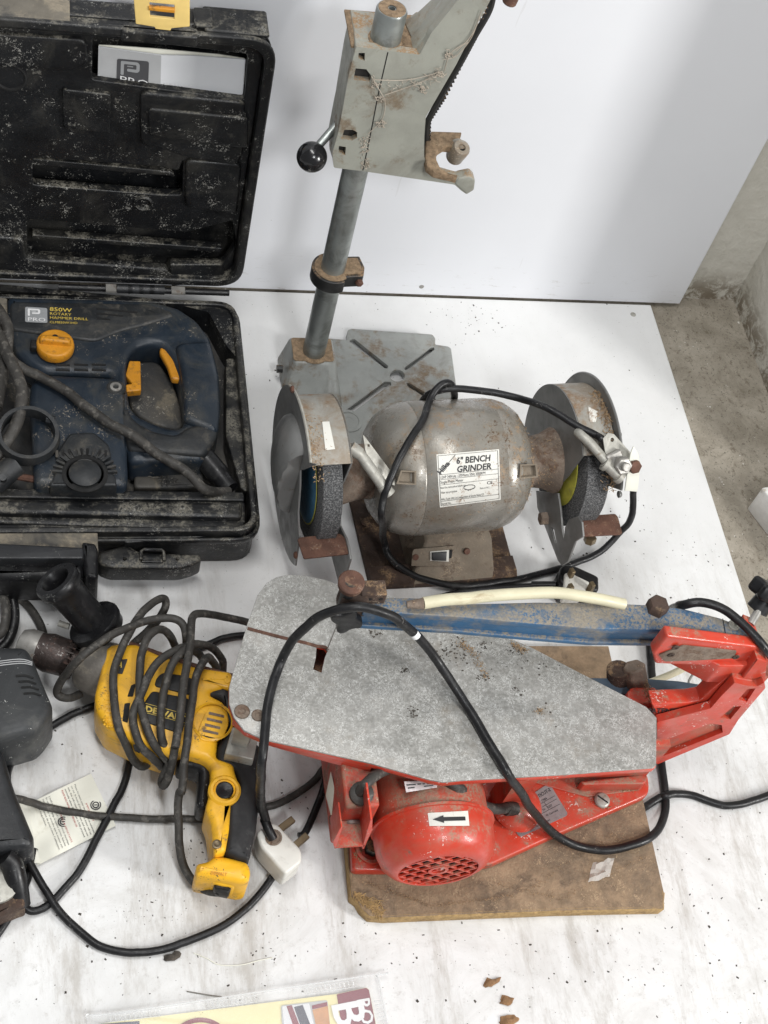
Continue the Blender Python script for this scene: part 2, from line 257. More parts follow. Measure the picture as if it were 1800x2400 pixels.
def cdt_mesh(splines, h):
    from mathutils.geometry import delaunay_2d_cdt
    V, Ed = [], []
    for s in splines:
        k = len(V); V += [Vector((p[0], p[1])) for p in s]; Ed += [(k+i, k+(i+1) % len(s)) for i in range(len(s))]
    ov, oe, of, *_ = delaunay_2d_cdt(V, Ed, [], 0, 1e-4)
    def inside(c, poly):
        r = False
        for i in range(len(poly)):
            a, b = poly[i-1], poly[i]
            if (a[1] > c.y) != (b[1] > c.y) and c.x < (b[0]-a[0])*(c.y-a[1])/(b[1]-a[1])+a[0]: r = not r
        return r
    keep = []
    for f in of:
        c = sum((ov[i] for i in f), Vector((0, 0)))/len(f)
        if inside(c, splines[0]) and not any(inside(c, s) for s in splines[1:]): keep.append(tuple(f))
    if not keep: return None
    n = len(ov); cnt = {}
    for f in keep:
        for i in range(len(f)): e = (f[i], f[(i+1) % len(f)]); cnt[e] = 1
    vs = [Vector((v.x, v.y, h/2)) for v in ov]+[Vector((v.x, v.y, -h/2)) for v in ov]
    fs = list(keep)+[tuple(i+n for i in f)[::-1] for f in keep]
    fs += [(a, a+n, b+n, b) for a, b in cnt if (b, a) not in cnt]
    return vs, fs
def curve_mesh0(splines, h, bevel=0, seg=2):
    cu = bpy.data.curves.new('tmp', 'CURVE'); cu.dimensions = '2D'; cu.fill_mode = 'BOTH'
    for sp in splines:
        q = cu.splines.new('POLY'); q.points.add(len(sp)-1)
        for i, p in enumerate(sp): q.points[i].co = (p[0], p[1], 0, 1)
        q.use_cyclic_u = True
    cu.extrude = max(h/2-bevel, 0); cu.bevel_depth = bevel; cu.bevel_resolution = seg; cu.offset = -bevel
    return conv(cu)
def conv(cu):
    o = bpy.data.objects.new('tmp', cu); C.objects.link(o); bpy.context.view_layer.update()
    me = bpy.data.meshes.new_from_object(o.evaluated_get(bpy.context.evaluated_depsgraph_get()))
    vs = [v.co.copy() for v in me.vertices]; fs = [tuple(p.vertices) for p in me.polygons]
    bpy.data.objects.remove(o); bpy.data.curves.remove(cu); bpy.data.meshes.remove(me); return vs, fs
def text_mesh(t, size=1, h=0, align='LEFT', bold=0, shear=0, sx=1):
    cu = bpy.data.curves.new('tmp', 'FONT'); cu.body = t; cu.size = size; cu.extrude = h; cu.align_x = align; cu.offset = bold*size; cu.shear = shear; cu.resolution_u = 2
    vs, fs = conv(cu); return [Vector((v.x*sx, v.y, v.z)) for v in vs], fs
class MB:
    def __init__(s): s.v = []; s.f = []
    def add(s, vs, fs, m=None):
        k = len(s.v); s.v += [(m @ Vector(v)) if m else Vector(v) for v in vs]; s.f += [tuple(k+i for i in f) for f in fs]; return s
    def box(s, c, d, m=None, taper=1):
        x, y, z = (q/2 for q in d); vs = []
        for dz in (-z, z):
            t = taper if dz > 0 else 1
            vs += [(c[0]+a*x*t, c[1]+b*y*t, c[2]+dz) for a, b in ((-1, -1), (1, -1), (1, 1), (-1, 1))]
        return s.add(vs, [(3, 2, 1, 0), (4, 5, 6, 7), (0, 1, 5, 4), (1, 2, 6, 5), (2, 3, 7, 6), (3, 0, 4, 7)], m)
    def lathe(s, prof, o, ax, n=32, cap=True, a0=0, a1=360):    # prof: (radius, distance along axis)
        ax = Vector(ax).normalized(); t = Vector((0, 0, 1)) if abs(ax.z) < .9 else Vector((1, 0, 0)); u = ax.cross(t).normalized(); v = ax.cross(u)
        o = Vector(o); full = (a1-a0 == 360); m = n if full else n+1; vs = []; fs = []
        for r, h in prof:
            for k in range(m):
                a = R_(a0+(a1-a0)*k/n); vs.append(o+ax*h+(u*math.cos(a)+v*math.sin(a))*r)
        for i in range(len(prof)-1):
            for k in range(n):
                b = (k+1) % m; fs.append((i*m+k, i*m+b, (i+1)*m+b, (i+1)*m+k))
        if cap and full:
            fs.append(tuple(range(m))[::-1]); fs.append(tuple((len(prof)-1)*m+k for k in range(m)))
        return s.add(vs, fs)
    def cyl(s, p0, p1, r0, r1=None, n=20):
        p0, p1 = Vector(p0), Vector(p1); return s.lathe([(r0, 0), (r0 if r1 is None else r1, (p1-p0).length)], p0, p1-p0, n)
    def tube(s, pts, r, n=10, sm=6, closed=False):
        pts = smooth_path(pts, sm, closed) if sm else [Vector(p) for p in pts]; N = len(pts)
        if sm and not isinstance(r, list) and 3.5 < r < 6 and N > 50: pts = [p+Vector((mnoise.noise(p*.03), mnoise.noise(p*.03+Vector((9, 0, 0))), 0))*1.5+Vector((mnoise.noise(p*.09), mnoise.noise(p*.09+Vector((0, 7, 0))), 0))*.5 for p in pts]
        t0 = (pts[1]-pts[0]).normalized()
        u = t0.cross(Vector((.1, .2, 1))).normalized(); vs = []; fs = []
        for i, p in enumerate(pts):
            t = (pts[min(i+1, N-1)]-pts[max(i-1, 0)])
            if t.length < 1e-6: t = t0
            t = t.normalized(); u = (u-t*u.dot(t)).normalized(); v = t.cross(u); q = r[min(i, len(r)-1)] if isinstance(r, list) else r
            vs += [p+(u*math.cos(2*math.pi*k/n)+v*math.sin(2*math.pi*k/n))*q for k in range(n)]
        for i in range(N-1):
            fs += [(i*n+k, i*n+(k+1) % n, (i+1)*n+(k+1) % n, (i+1)*n+k) for k in range(n)]
        if closed: fs += [((N-1)*n+k, (N-1)*n+(k+1) % n, (k+1) % n, k) for k in range(n)]
        else: fs += [tuple(range(n))[::-1], tuple((N-1)*n+k for k in range(n))]
        return s.add(vs, fs)
    def ball(s, c, r, n=20, sq=(1, 1, 1)):
        prof = [(max(r*math.sin(math.pi*k/(n//2)), .01), -r*math.cos(math.pi*k/(n//2))) for k in range(n//2+1)]; k = len(s.v)
        s.lathe(prof, (0, 0, 0), (0, 0, 1), n)
        for i in range(k, len(s.v)): q = s.v[i]; s.v[i] = Vector((c[0]+q.x*sq[0], c[1]+q.y*sq[1], c[2]+q.z*sq[2]))
        return s
    def plate(s, splines, h, m=None, bevel=0, seg=2):            # extruded outline(s), inner ones are holes; spans z 0..h of frame m
        if not isinstance(splines[0][0], (list, tuple, Vector)): splines = [splines]
        vs, fs = curve_mesh(splines, h, bevel, seg); return s.add([(v.x, v.y, v.z+h/2) for v in vs], fs, m)
    def flat(s, z0, z1, pxs, fn=None, r=0, bevel=0, holes=(), zt=None, n=5):   # outline given in photo pixels, laid at height zt
        zt = z1 if zt is None else zt
        pl = [(p.x, p.y) for p in (P(q[0], q[1], zt) for q in pxs)]; hs = [[(p.x, p.y) for p in (P(q[0], q[1], zt) for q in h)] for h in holes]
        pl = rnd(pl, r, n) if r else pl
        return s.plate([pl]+hs, z1-z0, Matrix.Translation((0, 0, z0)), bevel)
    def wall(s, y0, y1, pxs, r=0, bevel=0, holes=(), yt=None, n=5):            # outline in photo pixels on the vertical plane y = yt, extruded y0..y1
        yt = y0 if yt is None else yt
        pl = [(p.x, p.z) for p in (PY(q[0], q[1], yt) for q in pxs)]; hs = [[(p.x, p.z) for p in (PY(q[0], q[1], yt) for q in h)] for h in holes]
        pl = rnd(pl, r, n) if r else pl
        return s.plate([pl]+hs, y1-y0, Matrix(((1, 0, 0, 0), (0, 0, -1, y1), (0, 1, 0, 0), (0, 0, 0, 1))), bevel)
    def build(s, name, m, parent=None, bevel=0, seg=2, sharp=40, label=None, kind=None, wn=True):
        org = ORG.get(parent.name, Vector((0, 0, 0))) if parent else getattr(s, 'org', Vector((0, 0, 0)))
        me = bpy.data.meshes.new(name); me.from_pydata([(v-org)*S for v in s.v], [], s.f); me.validate()
        bm = bmesh.new(); bm.from_mesh(me); bmesh.ops.remove_doubles(bm, verts=bm.verts, dist=1e-6); bmesh.ops.recalc_face_normals(bm, faces=bm.faces); bm.to_mesh(me); bm.free()
        me.shade_smooth(); me.set_sharp_from_angle(angle=R_(sharp))
        me.materials.append(M[m] if isinstance(m, str) else m)
        o = bpy.data.objects.new(name, me); C.objects.link(o)
        if bevel:
            b = o.modifiers.new('bevel', 'BEVEL'); b.width = bevel*S; b.segments = seg; b.limit_method = 'ANGLE'; b.angle_limit = R_(35); b.harden_normals = False
        if parent: o.parent = parent; ORG[o.name] = org
        else: o.location = org*S; ORG[o.name] = org
        if label: o['label'] = label
        if kind: o['kind'] = kind
        return o
def thing(name, label, cat, loc, group=None):
    o = bpy.data.objects.new(name, None); C.objects.link(o); o.location = Vector(loc)*S; o.empty_display_size = .02
    o['label'] = label; o['category'] = cat; ORG[o.name] = Vector(loc)
    if group: o['group'] = group
    return o
def tag(o, label, cat, group=None):
    o['label'] = label; o['category'] = cat
    if group: o['group'] = group
    return o
def one(mb, name, m, label, cat, loc, **k):
    mb.org = Vector(loc); o = mb.build(name, m, None, **k); return tag(o, label, cat)
def bil(q, u, v):                           # pixel quad TL, TR, BR, BL ; u right, v up (0..1)
    t = [q[0][i]*(1-u)+q[1][i]*u for i in (0, 1)]; b = [q[3][i]*(1-u)+q[2][i]*u for i in (0, 1)]
    return b[0]*(1-v)+t[0]*v, b[1]*(1-v)+t[1]*v
def subdiv(vsfs, L):
    bm = bmesh.new(); vv = [bm.verts.new(v) for v in vsfs[0]]
    for f in vsfs[1]:
        try: bm.faces.new([vv[i] for i in f])
        except ValueError: pass
    bmesh.ops.triangulate(bm, faces=bm.faces)
    for _ in range(5):
        e = [x for x in bm.edges if x.calc_length() > L]
        if not e: break
        bmesh.ops.subdivide_edges(bm, edges=e, cuts=1); bmesh.ops.triangulate(bm, faces=[f for f in bm.faces if len(f.verts) > 3])
    bm.verts.index_update(); r = [v.co.copy() for v in bm.verts], [tuple(v.index for v in f.verts) for f in bm.faces]; bm.free(); return r
def decal(mb, vsfs, w, h, quad, surf, depth=0):   # lay a flat 2D print of size w x h over a quad of a surface
    vs, fs = vsfs; out = []
    for v in vs: out.append(surf(*bil(quad, v[0]/w, v[1]/h)))
    return mb.add(out, fs)
def grid(w, h, nx=8, ny=6, x0=0, y0=0):
    vs = [(x0+w*i/nx, y0+h*j/ny, 0) for j in range(ny+1) for i in range(nx+1)]
    return vs, [(j*(nx+1)+i, j*(nx+1)+i+1, (j+1)*(nx+1)+i+1, (j+1)*(nx+1)+i) for j in range(ny) for i in range(nx)]
def tx(t, x, y, size, **k):
    vs, fs = text_mesh(t, size, **k); return [Vector((v.x+x, v.y+y, 0)) for v in vs], fs
def merge(*ms):
    V, Fc = [], []
    for vs, fs in ms: k = len(V); V += list(vs); Fc += [tuple(k+i for i in f) for f in fs]
    return V, Fc
def rect(x0, y0, x1, y1): return [(x0, y0, 0), (x1, y0, 0), (x1, y1, 0), (x0, y1, 0)], [(0, 1, 2, 3)]
def hexbolt(mb, o, ax, r, h, head=6):
    mb.lathe([(r, 0), (r, h*.85), (r*.85, h)], o, ax, head)
# ================================================================== THE SETTING
b = MB(); b.box((300, -500, -14), (3600, 2400, 16)); b.build('floor', 'concrete', kind='structure')
XE = 426.0
b = MB(); b.box(((XE-1500)/2, (345-1500)/2, -3), (XE+1500, 345+1500-2, 6)); one(b, 'floor_sheet', 'sheet', 'white melamine board laid flat on the floor, smudged with dirt, under all the tools', 'board', (0, 0, 0), bevel=.8)
b = MB(); b.box(((469-1500)/2, 353, 502), (469+1500, 14, 1000)); one(b, 'back_panel', 'panel', 'tall clean white panel standing upright behind the tools, its lower edge on the floor board', 'panel', (0, 346, 0), bevel=.8)
b = MB(); b.box((300, 420, 594), (3000, 110, 1200)); b.build('back_wall', 'plaster', kind='structure')
b = MB()
b.box((700, 185, 594), (280, 362, 1200)); b.build('right_wall', 'plaster', kind='structure')
q = P(*l7(690, 1800), -6)
b = MB(); b.add(*curve_mesh([rnd([(0, 0), (150, 95), (210, 70), (210, -80), (95, -95)], 4)], 46, 2), Matrix.Translation((q.x, q.y, 17))@Matrix.Rotation(R_(-24), 4, 'Z'))
one(b, 'painted_timber_offcut', 'whitepaint', 'end of a flaking white painted timber lying on the bare concrete at the right edge', 'timber', (q.x+60, q.y, -6))
# screws and crumbs along the boards
for k, (x, y, lab) in enumerate(((1484, 737, 'small grey screw head sunk in the floor board, near its far right corner'),)):
    p = P(x, y, 0); b = MB(); b.lathe([(4.2, 0), (3.6, .8), (1.4, 1.0), (1.2, .5)], (p.x, p.y, -.2), (0, 0, 1), 14); one(b, 'screw', 'zinc', lab, 'screw', p)
for x, y, lab in ((988, 672, 'dark screw low on the white back panel, right of the drill stand pole'),):
    p = PY(x, y, 346); b = MB(); b.lathe([(3.6, 0), (3, .8), (1.2, 1)], (p.x, 346.3, p.z), (0, -1, 0), 14); one(b, 'screw', 'steel', lab, 'screw', p)
# loose crumbs (nobody could count them)
def crumbs(name, m, spots, size=(.35, 1.25)):
    b = MB()
    for (x, y, sx, sy, n, z) in spots:
        for _ in range(int(n*.6)):
            px, py = random.gauss(x, sx), random.gauss(y, sy); p = P(px, py, z); a = random.random()*6.28; l = random.uniform(*size)*random.choice((.5, .7, 1, 1.3)); q = l*random.uniform(.3, .9); h = l*random.uniform(.25, .6)
            if z == 0 and (p.x > XE-3 or p.y > 343): continue
            c, s_ = math.cos(a), math.sin(a); vs = [(p.x+c*u*l-s_*v*q, p.y+s_*u*l+c*v*q, z+.05+(h if t else 0)) for t in (0, 1) for u, v in (((-1, -.8), (1, -1), (.7, 1), (-.9, .7)) if not t else ((-.4, -.5), (.6, -.3), (.2, .5), (-.3, .4)))]
            b.add(vs, [(4, 5, 6, 7), (0, 1, 5, 4), (1, 2, 6, 5), (2, 3, 7, 6), (3, 0, 4, 7)])
    return b.build(name, m, kind='stuff')
crumbs('crumbs', 'debris', [(1100, 740, 45, 28, 90, 0), (1480, 1190, 60, 60, 80, 0), (1600, 1330, 90, 90, 110, 0), (1560, 1000, 40, 50, 30, 0), (350, 2090, 160, 60, 80, 0), (430, 1990, 20, 20, 40, 0), (900, 2250, 350, 80, 150, 0), (1600, 2150, 140, 130, 120, 0), (600, 2250, 60, 90, 60, 0), (330, 2140, 60, 20, 45, 0), (700, 1880, 60, 30, 40, 0), (150, 1700, 60, 60, 20, 0), (200, 2300, 160, 70, 45, 0), (1330, 1260, 60, 40, 70, 0), (1650, 1950, 70, 100, 50, 0), (560, 900, 40, 70, 25, 0), (1050, 1000, 500, 500, 260, 0), (1340, 2270, 200, 60, 60, 0)])
for x, y, w_, lab, m in ((1150, 2303, 8, 'brown wood splinter on the floor, farthest of the three at the bottom', 'chipwood'), (1186, 2345, 7, 'brown wood splinter on the floor, middle one of the three at the bottom', 'chipwood'), (1190, 2392, 9, 'brown wood splinter at the very bottom edge of the picture', 'chipwood'), (401, 2242, 7, 'single black crumb beside the thick black cord on the white floor', 'debris')):
    p = P(x, y, 0); b = MB(); bm = bmesh.new(); bmesh.ops.create_icosphere(bm, subdivisions=2, radius=w_)
    for v in bm.verts: n_ = mnoise.noise(v.co*.16+Vector((x*.37, y*.61, .5)))*.8; v.co = Vector((v.co.x*(1.05+n_)+v.co.y*.5, v.co.y*(.5+n_), v.co.z*.16*(1+n_)+v.co.x*.12))
    b.add([v.co+Vector((p.x, p.y, w_*.2)) for v in bm.verts], [tuple(v.index for v in f.verts) for f in bm.faces]); bm.free()
    one(b, 'wood_splinter' if m == 'chipwood' else 'crumb', m, lab, 'splinter' if m == 'chipwood' else 'crumb', p, sharp=20)
b = MB(); b.tube([P(x, y, .6) for x, y in (l8(580, 165), l8(640, 190), l8(700, 220), l8(800, 220), l8(880, 200), l8(945, 187))], .55, 5); one(b, 'thread', 'paper', 'fine white thread lying on the floor between the cord loop and the blister pack', 'thread', P(*l8(700, 220)))
b = MB(); b.tube([P(x, y, .6) for x, y in (l8(548, 343), l8(600, 352), l8(660, 362), l8(712, 368))], .6, 5); one(b, 'bristle', 'steel', 'short grey bristle on the floor just above the blister pack', 'bristle', P(*l8(600, 352)))

# ================================================================== TOOL CASE
XR, XL = -160.0, -660.0
case = thing('tool_case', 'open black plastic tool case with a dusty upright lid holding a navy hammer drill', 'tool case', (-400, 100, 0))
def ring(x0, y0, x1, y1, r, t): return [rnd([(x0, y0), (x1, y0), (x1, y1), (x0, y1)], r, 6), rnd([(x0+t, y0+t), (x1-t, y0+t), (x1-t, y1-t), (x0+t, y1-t)], max(r-t, 3), 6)]
b = MB()
b.plate(ring(XL, -66, XR, 268, 26, 7), 62, None, 2)
b.plate(rnd([(XL+3, -62), (XR-3, -62), (XR-3, 265), (XL+3, 265)], 24, 6), 8, Matrix.Translation((0, 0, 2)), 1)
b.plate(ring(XL-4, -72, XR+4, 272, 30, 5), 9, Matrix.Translation((0, 0, 44)), 2.5)
b.build('lower_shell', 'case', case)
b = MB()                                    # moulded floor and bays
b.box((-415, 100, 14), (480, 322, 14)); b.build('tray_floor', 'casefloor', case)
b = MB()
b.flat(20, 52, [z2(-60, 1480), z2(-60, 1560), z2(720, 1575), z2(740, 1590), z2(1480, 1530), z2(1500, 1500), z2(1420, 1500), z2(830, 1500), z2(800, 1480)], r=3, bevel=1.5)
b.flat(20, 58, [z2(-60, 100), z2(1090, 170), z2(1340, 215), z2(1390, 300), z2(1395, 500), z2(1330, 420), z2(1230, 230), z2(900, 150), z2(-60, 60)], r=4, bevel=2)
b.flat(20, 50, [z2(1330, 500), z2(1398, 500), z2(1440, 1000), z2(1460, 1290), z2(1420, 1270), z2(1330, 960)], r=4, bevel=2)
b.build('rim_moulding', 'case', case)
b = MB(); b.flat(18, 40, [z2(800, 520), z2(930, 515), z2(1010, 620), z2(1060, 760), z2(1085, 900), z2(1040, 925), z2(930, 900), z2(800, 830), z2(755, 740), z2(760, 600)], r=10, bevel=4)
b.flat(18, 38, [z2(820, 1125), z2(1160, 1120), z2(1195, 1150), z2(1200, 1260), z2(790, 1265), z2(790, 1200)], r=6, bevel=3)
b.build('tray_block', 'casefloor', case, label='dusty raised block in the tray, seen through the drill handle')
b = MB()                                    # moulded drill-bit emblem on the block
for pts in ([(870, 1195), (900, 1185), (940, 1185), (940, 1205), (900, 1205), (870, 1195)], [(955, 1175), (955, 1255)], [(985, 1180), (985, 1255)], [(930, 1215), (1010, 1215)], [(1000, 1180), (1090, 1180), (1120, 1200), (1120, 1240), (1000, 1240)], [(1030, 1205), (1045, 1215), (1030, 1228), (1018, 1215), (1030, 1205)], [(930, 1235), (1100, 1255)]):
    b.tube([P(*z2(*q), 38.6) for q in pts], .8, 5, 0)
b.build('moulded_emblem', 'casefloor', case)
# front latch housing
b = MB(); b.flat(16, 44, [z2(575, 1640), z2(725, 1600), z2(740, 1590), z2(820, 1640), z2(1180, 1655), z2(1190, 1690), z2(1140, 1715), z2(1060, 1738), z2(640, 1735), z2(575, 1705)], r=5, bevel=4, zt=44)
b.flat(.5, 22, [z2(620, 1700), z2(1080, 1740), z2(1040, 1800), z2(980, 1810), z2(720, 1810), z2(650, 1780)], r=6, bevel=3, zt=2)
b.build('latch_housing', 'case', case)
b = MB(); b.tube([P(*z2(830, 1690), 47), P(*z2(832, 1640), 49), P(*z2(850, 1628), 49), P(*z2(950, 1632), 49), P(*z2(966, 1645), 49), P(*z2(966, 1695), 47)], 2, 8, 0)
b.flat(20, 46, [z2(835, 1690), z2(965, 1680), z2(962, 1705), z2(832, 1702)], r=2, bevel=1)
for x in (735, 1045): b.tube([P(*z2(x, 1680), 45), P(*z2(x, 1760), 30)], 2.2, 6, 0)
b.build('latch_catch', 'case', case)
b = MB(); b.flat(30, 60, [z2(-60, 1530), z2(575, 1530), z2(580, 1640), z2(-60, 1600)], r=1, bevel=1); b.build('handle_recess', 'casetop', case, label='dust-caked brown recess beside the front handle')
# long accessory box cover along the front of the tray
b = MB()
b.flat(20, 54, [z2(-60, 1290), z2(1425, 1325), z2(1445, 1350), z2(1445, 1500), z2(1400, 1520), z2(820, 1500), z2(-60, 1470)], r=4, bevel=3)
b.flat(50, 62, [z2(-60, 1330), z2(1420, 1350), z2(1430, 1360), z2(1425, 1440), z2(-60, 1410)], r=5, bevel=4)
b.flat(40, 58, [z2(-60, 1268), z2(1430, 1290), z2(1440, 1310), z2(1440, 1340), z2(-60, 1320)], r=2, bevel=1.5)
bb = b; bb.org = P(400, 1160, 20); o = bb.build('accessory_box', 'case'); tag(o, 'long black lidded accessory box fitted across the front of the open case', 'box')
# hinge
b = MB(); HY = 284
b.tube([(XR-210, HY-4, 63), (XR-8, HY-4, 63)], 4, 10, 0); b.build('hinge_pin', 'blackclean', case)
for px, w_ in ((655, 60), (1050, 80)):
    b = MB(); p = P(*z2(px, 105), 66); b.box((p.x, HY-6, 66), (w_*.3978/1.95, 11, 3)); b.build('hinge_plate', 'steel', case)
for px in (735, 800, 865, 925): b = MB(); p = P(*z2(px, 105), 66); b.tube([(p.x-9, HY-5, 65), (p.x+9, HY-5, 65)], 5.6, 12, 0); b.build('hinge_knuckle', 'black', case)
# lid: upright shell, opening towards the camera
LZ0, LZ1, LY = 68, 421, 287
b = MB(); XZ = lambda y1: Matrix(((1, 0, 0, 0), (0, 0, -1, y1), (0, 1, 0, 0), (0, 0, 0, 1)))
pr = lambda x0, z0, x1, z1_, r: rnd([(x0, z0), (x1, z0), (x1, z1_), (x0, z1_)], r, 8)
b.plate([pr(XL, LZ0, XR+3, LZ1, 30), pr(XL+6, LZ0+6, XR-4, LZ1-6, 26)], 44, XZ(LY+46), 2)
b.plate([pr(XL-3, LZ0-3, XR+7, LZ1+4, 33), pr(XL+6, LZ0+7, XR-4, LZ1-7, 25)], 7, XZ(LY+7), 2.5)
b.plate([pr(XL-2, LZ0-2, XR+5, LZ1+2, 33), pr(XL+6, LZ0+7, XR-4, LZ1-7, 25)], 4, XZ(LY+22), 1.5)
b.plate(pr(XL+2, LZ0+2, XR+1, LZ1-2, 28), 6, XZ(LY+50), 2)
b.build('lid_shell', 'case', case)
YB = LY+14                                  # inner moulding face
def zp(pts): return [z1(*p) for p in pts]
b = MB()
holes = [zp([(545, 215), (1460, 320), (1440, 590), (540, 470)]), zp([(195, 930), (960, 985), (1050, 1010), (1080, 940), (1075, 1150), (960, 1150), (190, 1090)]), zp([(160, 1290), (1100, 1370), (1370, 1300), (1385, 1450), (1310, 1560), (1000, 1560), (960, 1610), (160, 1520)])]
pl = [pr(XL+6, LZ0+6, XR-4, LZ1-6, 26)]+[rnd([(q.x, q.z) for q in (PY(*p, YB) for p in h)], 5) for h in holes]
b.plate(pl, 12, XZ(YB+12), 1.6); b.build('lid_lining', 'case', case)
b = MB(); b.plate(pr(XL+6, LZ0+6, XR-4, LZ1-6, 26), 3, XZ(LY+43)); b.build('lid_back', 'case', case)
def pad(pts, y, d, r=6, bv=3, name='lid_moulding', m='case'):
    b = MB(); b.wall(y, y+d, zp(pts), r=r, bevel=bv); return b.build(name, m, case)
pad([(368, 528), (655, 558), (650, 792), (375, 758)], YB-5, 8, 4, 2)
pad([(825, 545), (1445, 605), (1440, 880), (1400, 985), (1090, 930), (960, 880), (830, 860)], YB-6, 9, 9, 3.5)
pad([(870, 640), (1465, 700), (1460, 880), (880, 800)], YB-9, 6, 6, 2.5)
pad([(1095, 945), (1425, 970), (1400, 1265), (1090, 1225)], YB-6, 9, 9, 3)
pad([(-60, 200), (505, 235), (520, 380), (430, 425), (-60, 395)], YB-5, 8, 8, 3)
pad([(190, 1385), (1310, 1465), (1300, 1490), (185, 1410)], YB+4, 12, 1.5, 1.5, 'lid_rib')
pad([(-60, 1395), (130, 1410), (160, 1530), (990, 1590), (985, 1680), (-60, 1640)], YB-7, 12, 5, 3)
pad([(190, 935), (560, 970), (880, 1000), (1010, 1015), (1030, 1040), (180, 975)], YB+3, 10, 1.5, 1.5, 'lid_rib')
pad([(1000, 1560), (1310, 1560), (1330, 1650), (1010, 1690)], YB-4, 10, 3, 2)
b = MB(); c_ = PY(*z1(845, 1200), YB-2); b.lathe([(11, 6), (11, 0), (9, -1.5), (7.5, 0), (6.5, 5), (2, 5.5)], c_, (0, 1, 0), 24); b.build('lid_boss', 'case', case)
b = MB(); c_ = PY(*z1(60, 455), YB); b.lathe([(15, 1), (17, -1), (15, -1.6), (13.5, 0), (12.5, 4)], c_, (0, 1, 0), 28, cap=False); b.lathe([(13, 1), (.1, 1)], c_, (0, 1, 0), 28, cap=False); b.build('lid_socket', 'dark', case)
# tan dusty lid top edge + yellow latch
b = MB(); b.box((-620+137, LY+26, LZ1+1), (248, 40, 5)); b.build('lid_top_strip', 'casetop', case, bevel=1.5, label='dusty tan strip along the top edge of the lid')
b = MB(); b.box((-195, LY+27, LZ1+2), (66, 40, 6)); b.box((-228, LY+26, LZ1+3), (20, 30, 8)); b.build('lid_top_step', 'case', case, bevel=3, seg=3)
lt = [z1(785, -30), z1(1118, -15), z1(1118, 158), z1(1010, 168), z1(1005, 182), z1(915, 172), z1(912, 160), z1(800, 142)]
b = MB(); b.wall(LY-7, LY-3, lt, r=1, bevel=.8, holes=[[z1(880, 15), z1(1028, 30), z1(1028, 115), z1(885, 100)]]); la = b.build('latch', 'latch', case, label='faded yellow plastic latch on the lid top edge')
b = MB(); b.wall(LY-9, LY-4, [z1(876, 42), z1(1030, 58), z1(1030, 80), z1(876, 64)], bevel=1); b.build('latch_bar', 'amber', la)
b = MB(); b.box((PY(*z1(955, 20), LY).x, LY+4, LZ1-3), (76, 14, 14)); b.build('latch_seat', 'case', case, bevel=3)
# booklet in the lid pocket
YP = LY+22
bk = thing('booklet', 'folded white instruction booklet tucked in the pocket of the open case lid', 'booklet', PY(*z1(1000, 400), YP))
b = MB(); b.wall(YP, YP+1.5, zp([(580, 275), (950, 325), (1150, 330), (1447, 352), (1430, 570), (575, 490)]), yt=YP); b.build('cover', 'paperwhite', bk)
b = MB(); b.wall(YP+3, YP+4, zp([(582, 270), (650, 272), (900, 290), (1290, 325), (1445, 350), (1445, 500), (582, 500)]), yt=YP+2); b.build('page', 'paper', bk)
b = MB(); b.wall(YP-.4, YP, zp([(580, 277), (950, 327), (945, 540), (577, 440)]), yt=YP); b.build('printed_panel', 'papergrey', bk)
def ppro(mb_box, mb_ink, quad, surf, w=100, h=105):
    decal(mb_box, curve_mesh([rnd([(2, 2), (w-2, 2), (w-2, h-2), (2, h-2)], 8)], .0), w, h, quad, surf)
sp = lambda off: (lambda x, y: PY(x, y, YP-off))
qd = [z1(690, 345), z1(878, 362), z1(872, 545), z1(685, 500)]
b = MB(); decal(b, ([(x, y, 0) for x, y in rnd([(0, 0), (100, 0), (100, 100), (0, 100)], 8)], [tuple(range(24))]), 100, 100, qd, sp(.7)); b.build('logo_square', 'inkgrey', bk)
def pglyph(x, y, k):                        # outlined rounded P emblem
    o_ = rnd([(0, 0), (0, 60), (62, 60), (70, 52), (70, 26), (62, 18), (24, 18), (24, 30), (56, 30), (58, 32), (58, 46), (56, 48), (12, 48), (12, 0)], 5)
    i_ = rnd([(24, 38), (46, 38), (46, 42), (24, 42)], 1)
    return [( [(x+p[0]*k, y+p[1]*k, 0) for p in o_], [tuple(range(len(o_)))]), ([(x+p[0]*k, y+p[1]*k, 0) for p in i_], [tuple(range(len(i_)))])]
b = MB(); decal(b, merge(*[( [(v[0], v[1], 0) for v in curve_mesh([[(q[0], q[1]) for q in g[0]]], 0)[0]], curve_mesh([[(q[0], q[1]) for q in g[0]]], 0)[1]) for g in pglyph(12, 42, .85)]), 100, 100, qd, sp(1.1)); b.build('logo', 'silver', bk)
b = MB(); decal(b, tx('PRO', 8, 14, 34, sx=1.45), 100, 100, qd, sp(1.1)); decal(b, tx('850W', 5, 2, 60, sx=1.4), 600, 100*2.2, [z1(965, 440), z1(1430, 470), z1(1430, 545), z1(960, 500)], sp(.7)); b.build('lettering', 'inkwhite', bk)
b = MB(); decal(b, tx('850W', 10, 10, 22, sx=1.5, bold=.02), 300, 60, [z1(970, 470), z1(1300, 500), z1(1300, 560), z1(970, 520)], sp(.7)); b.build('small_lettering', 'inkgrey', bk)

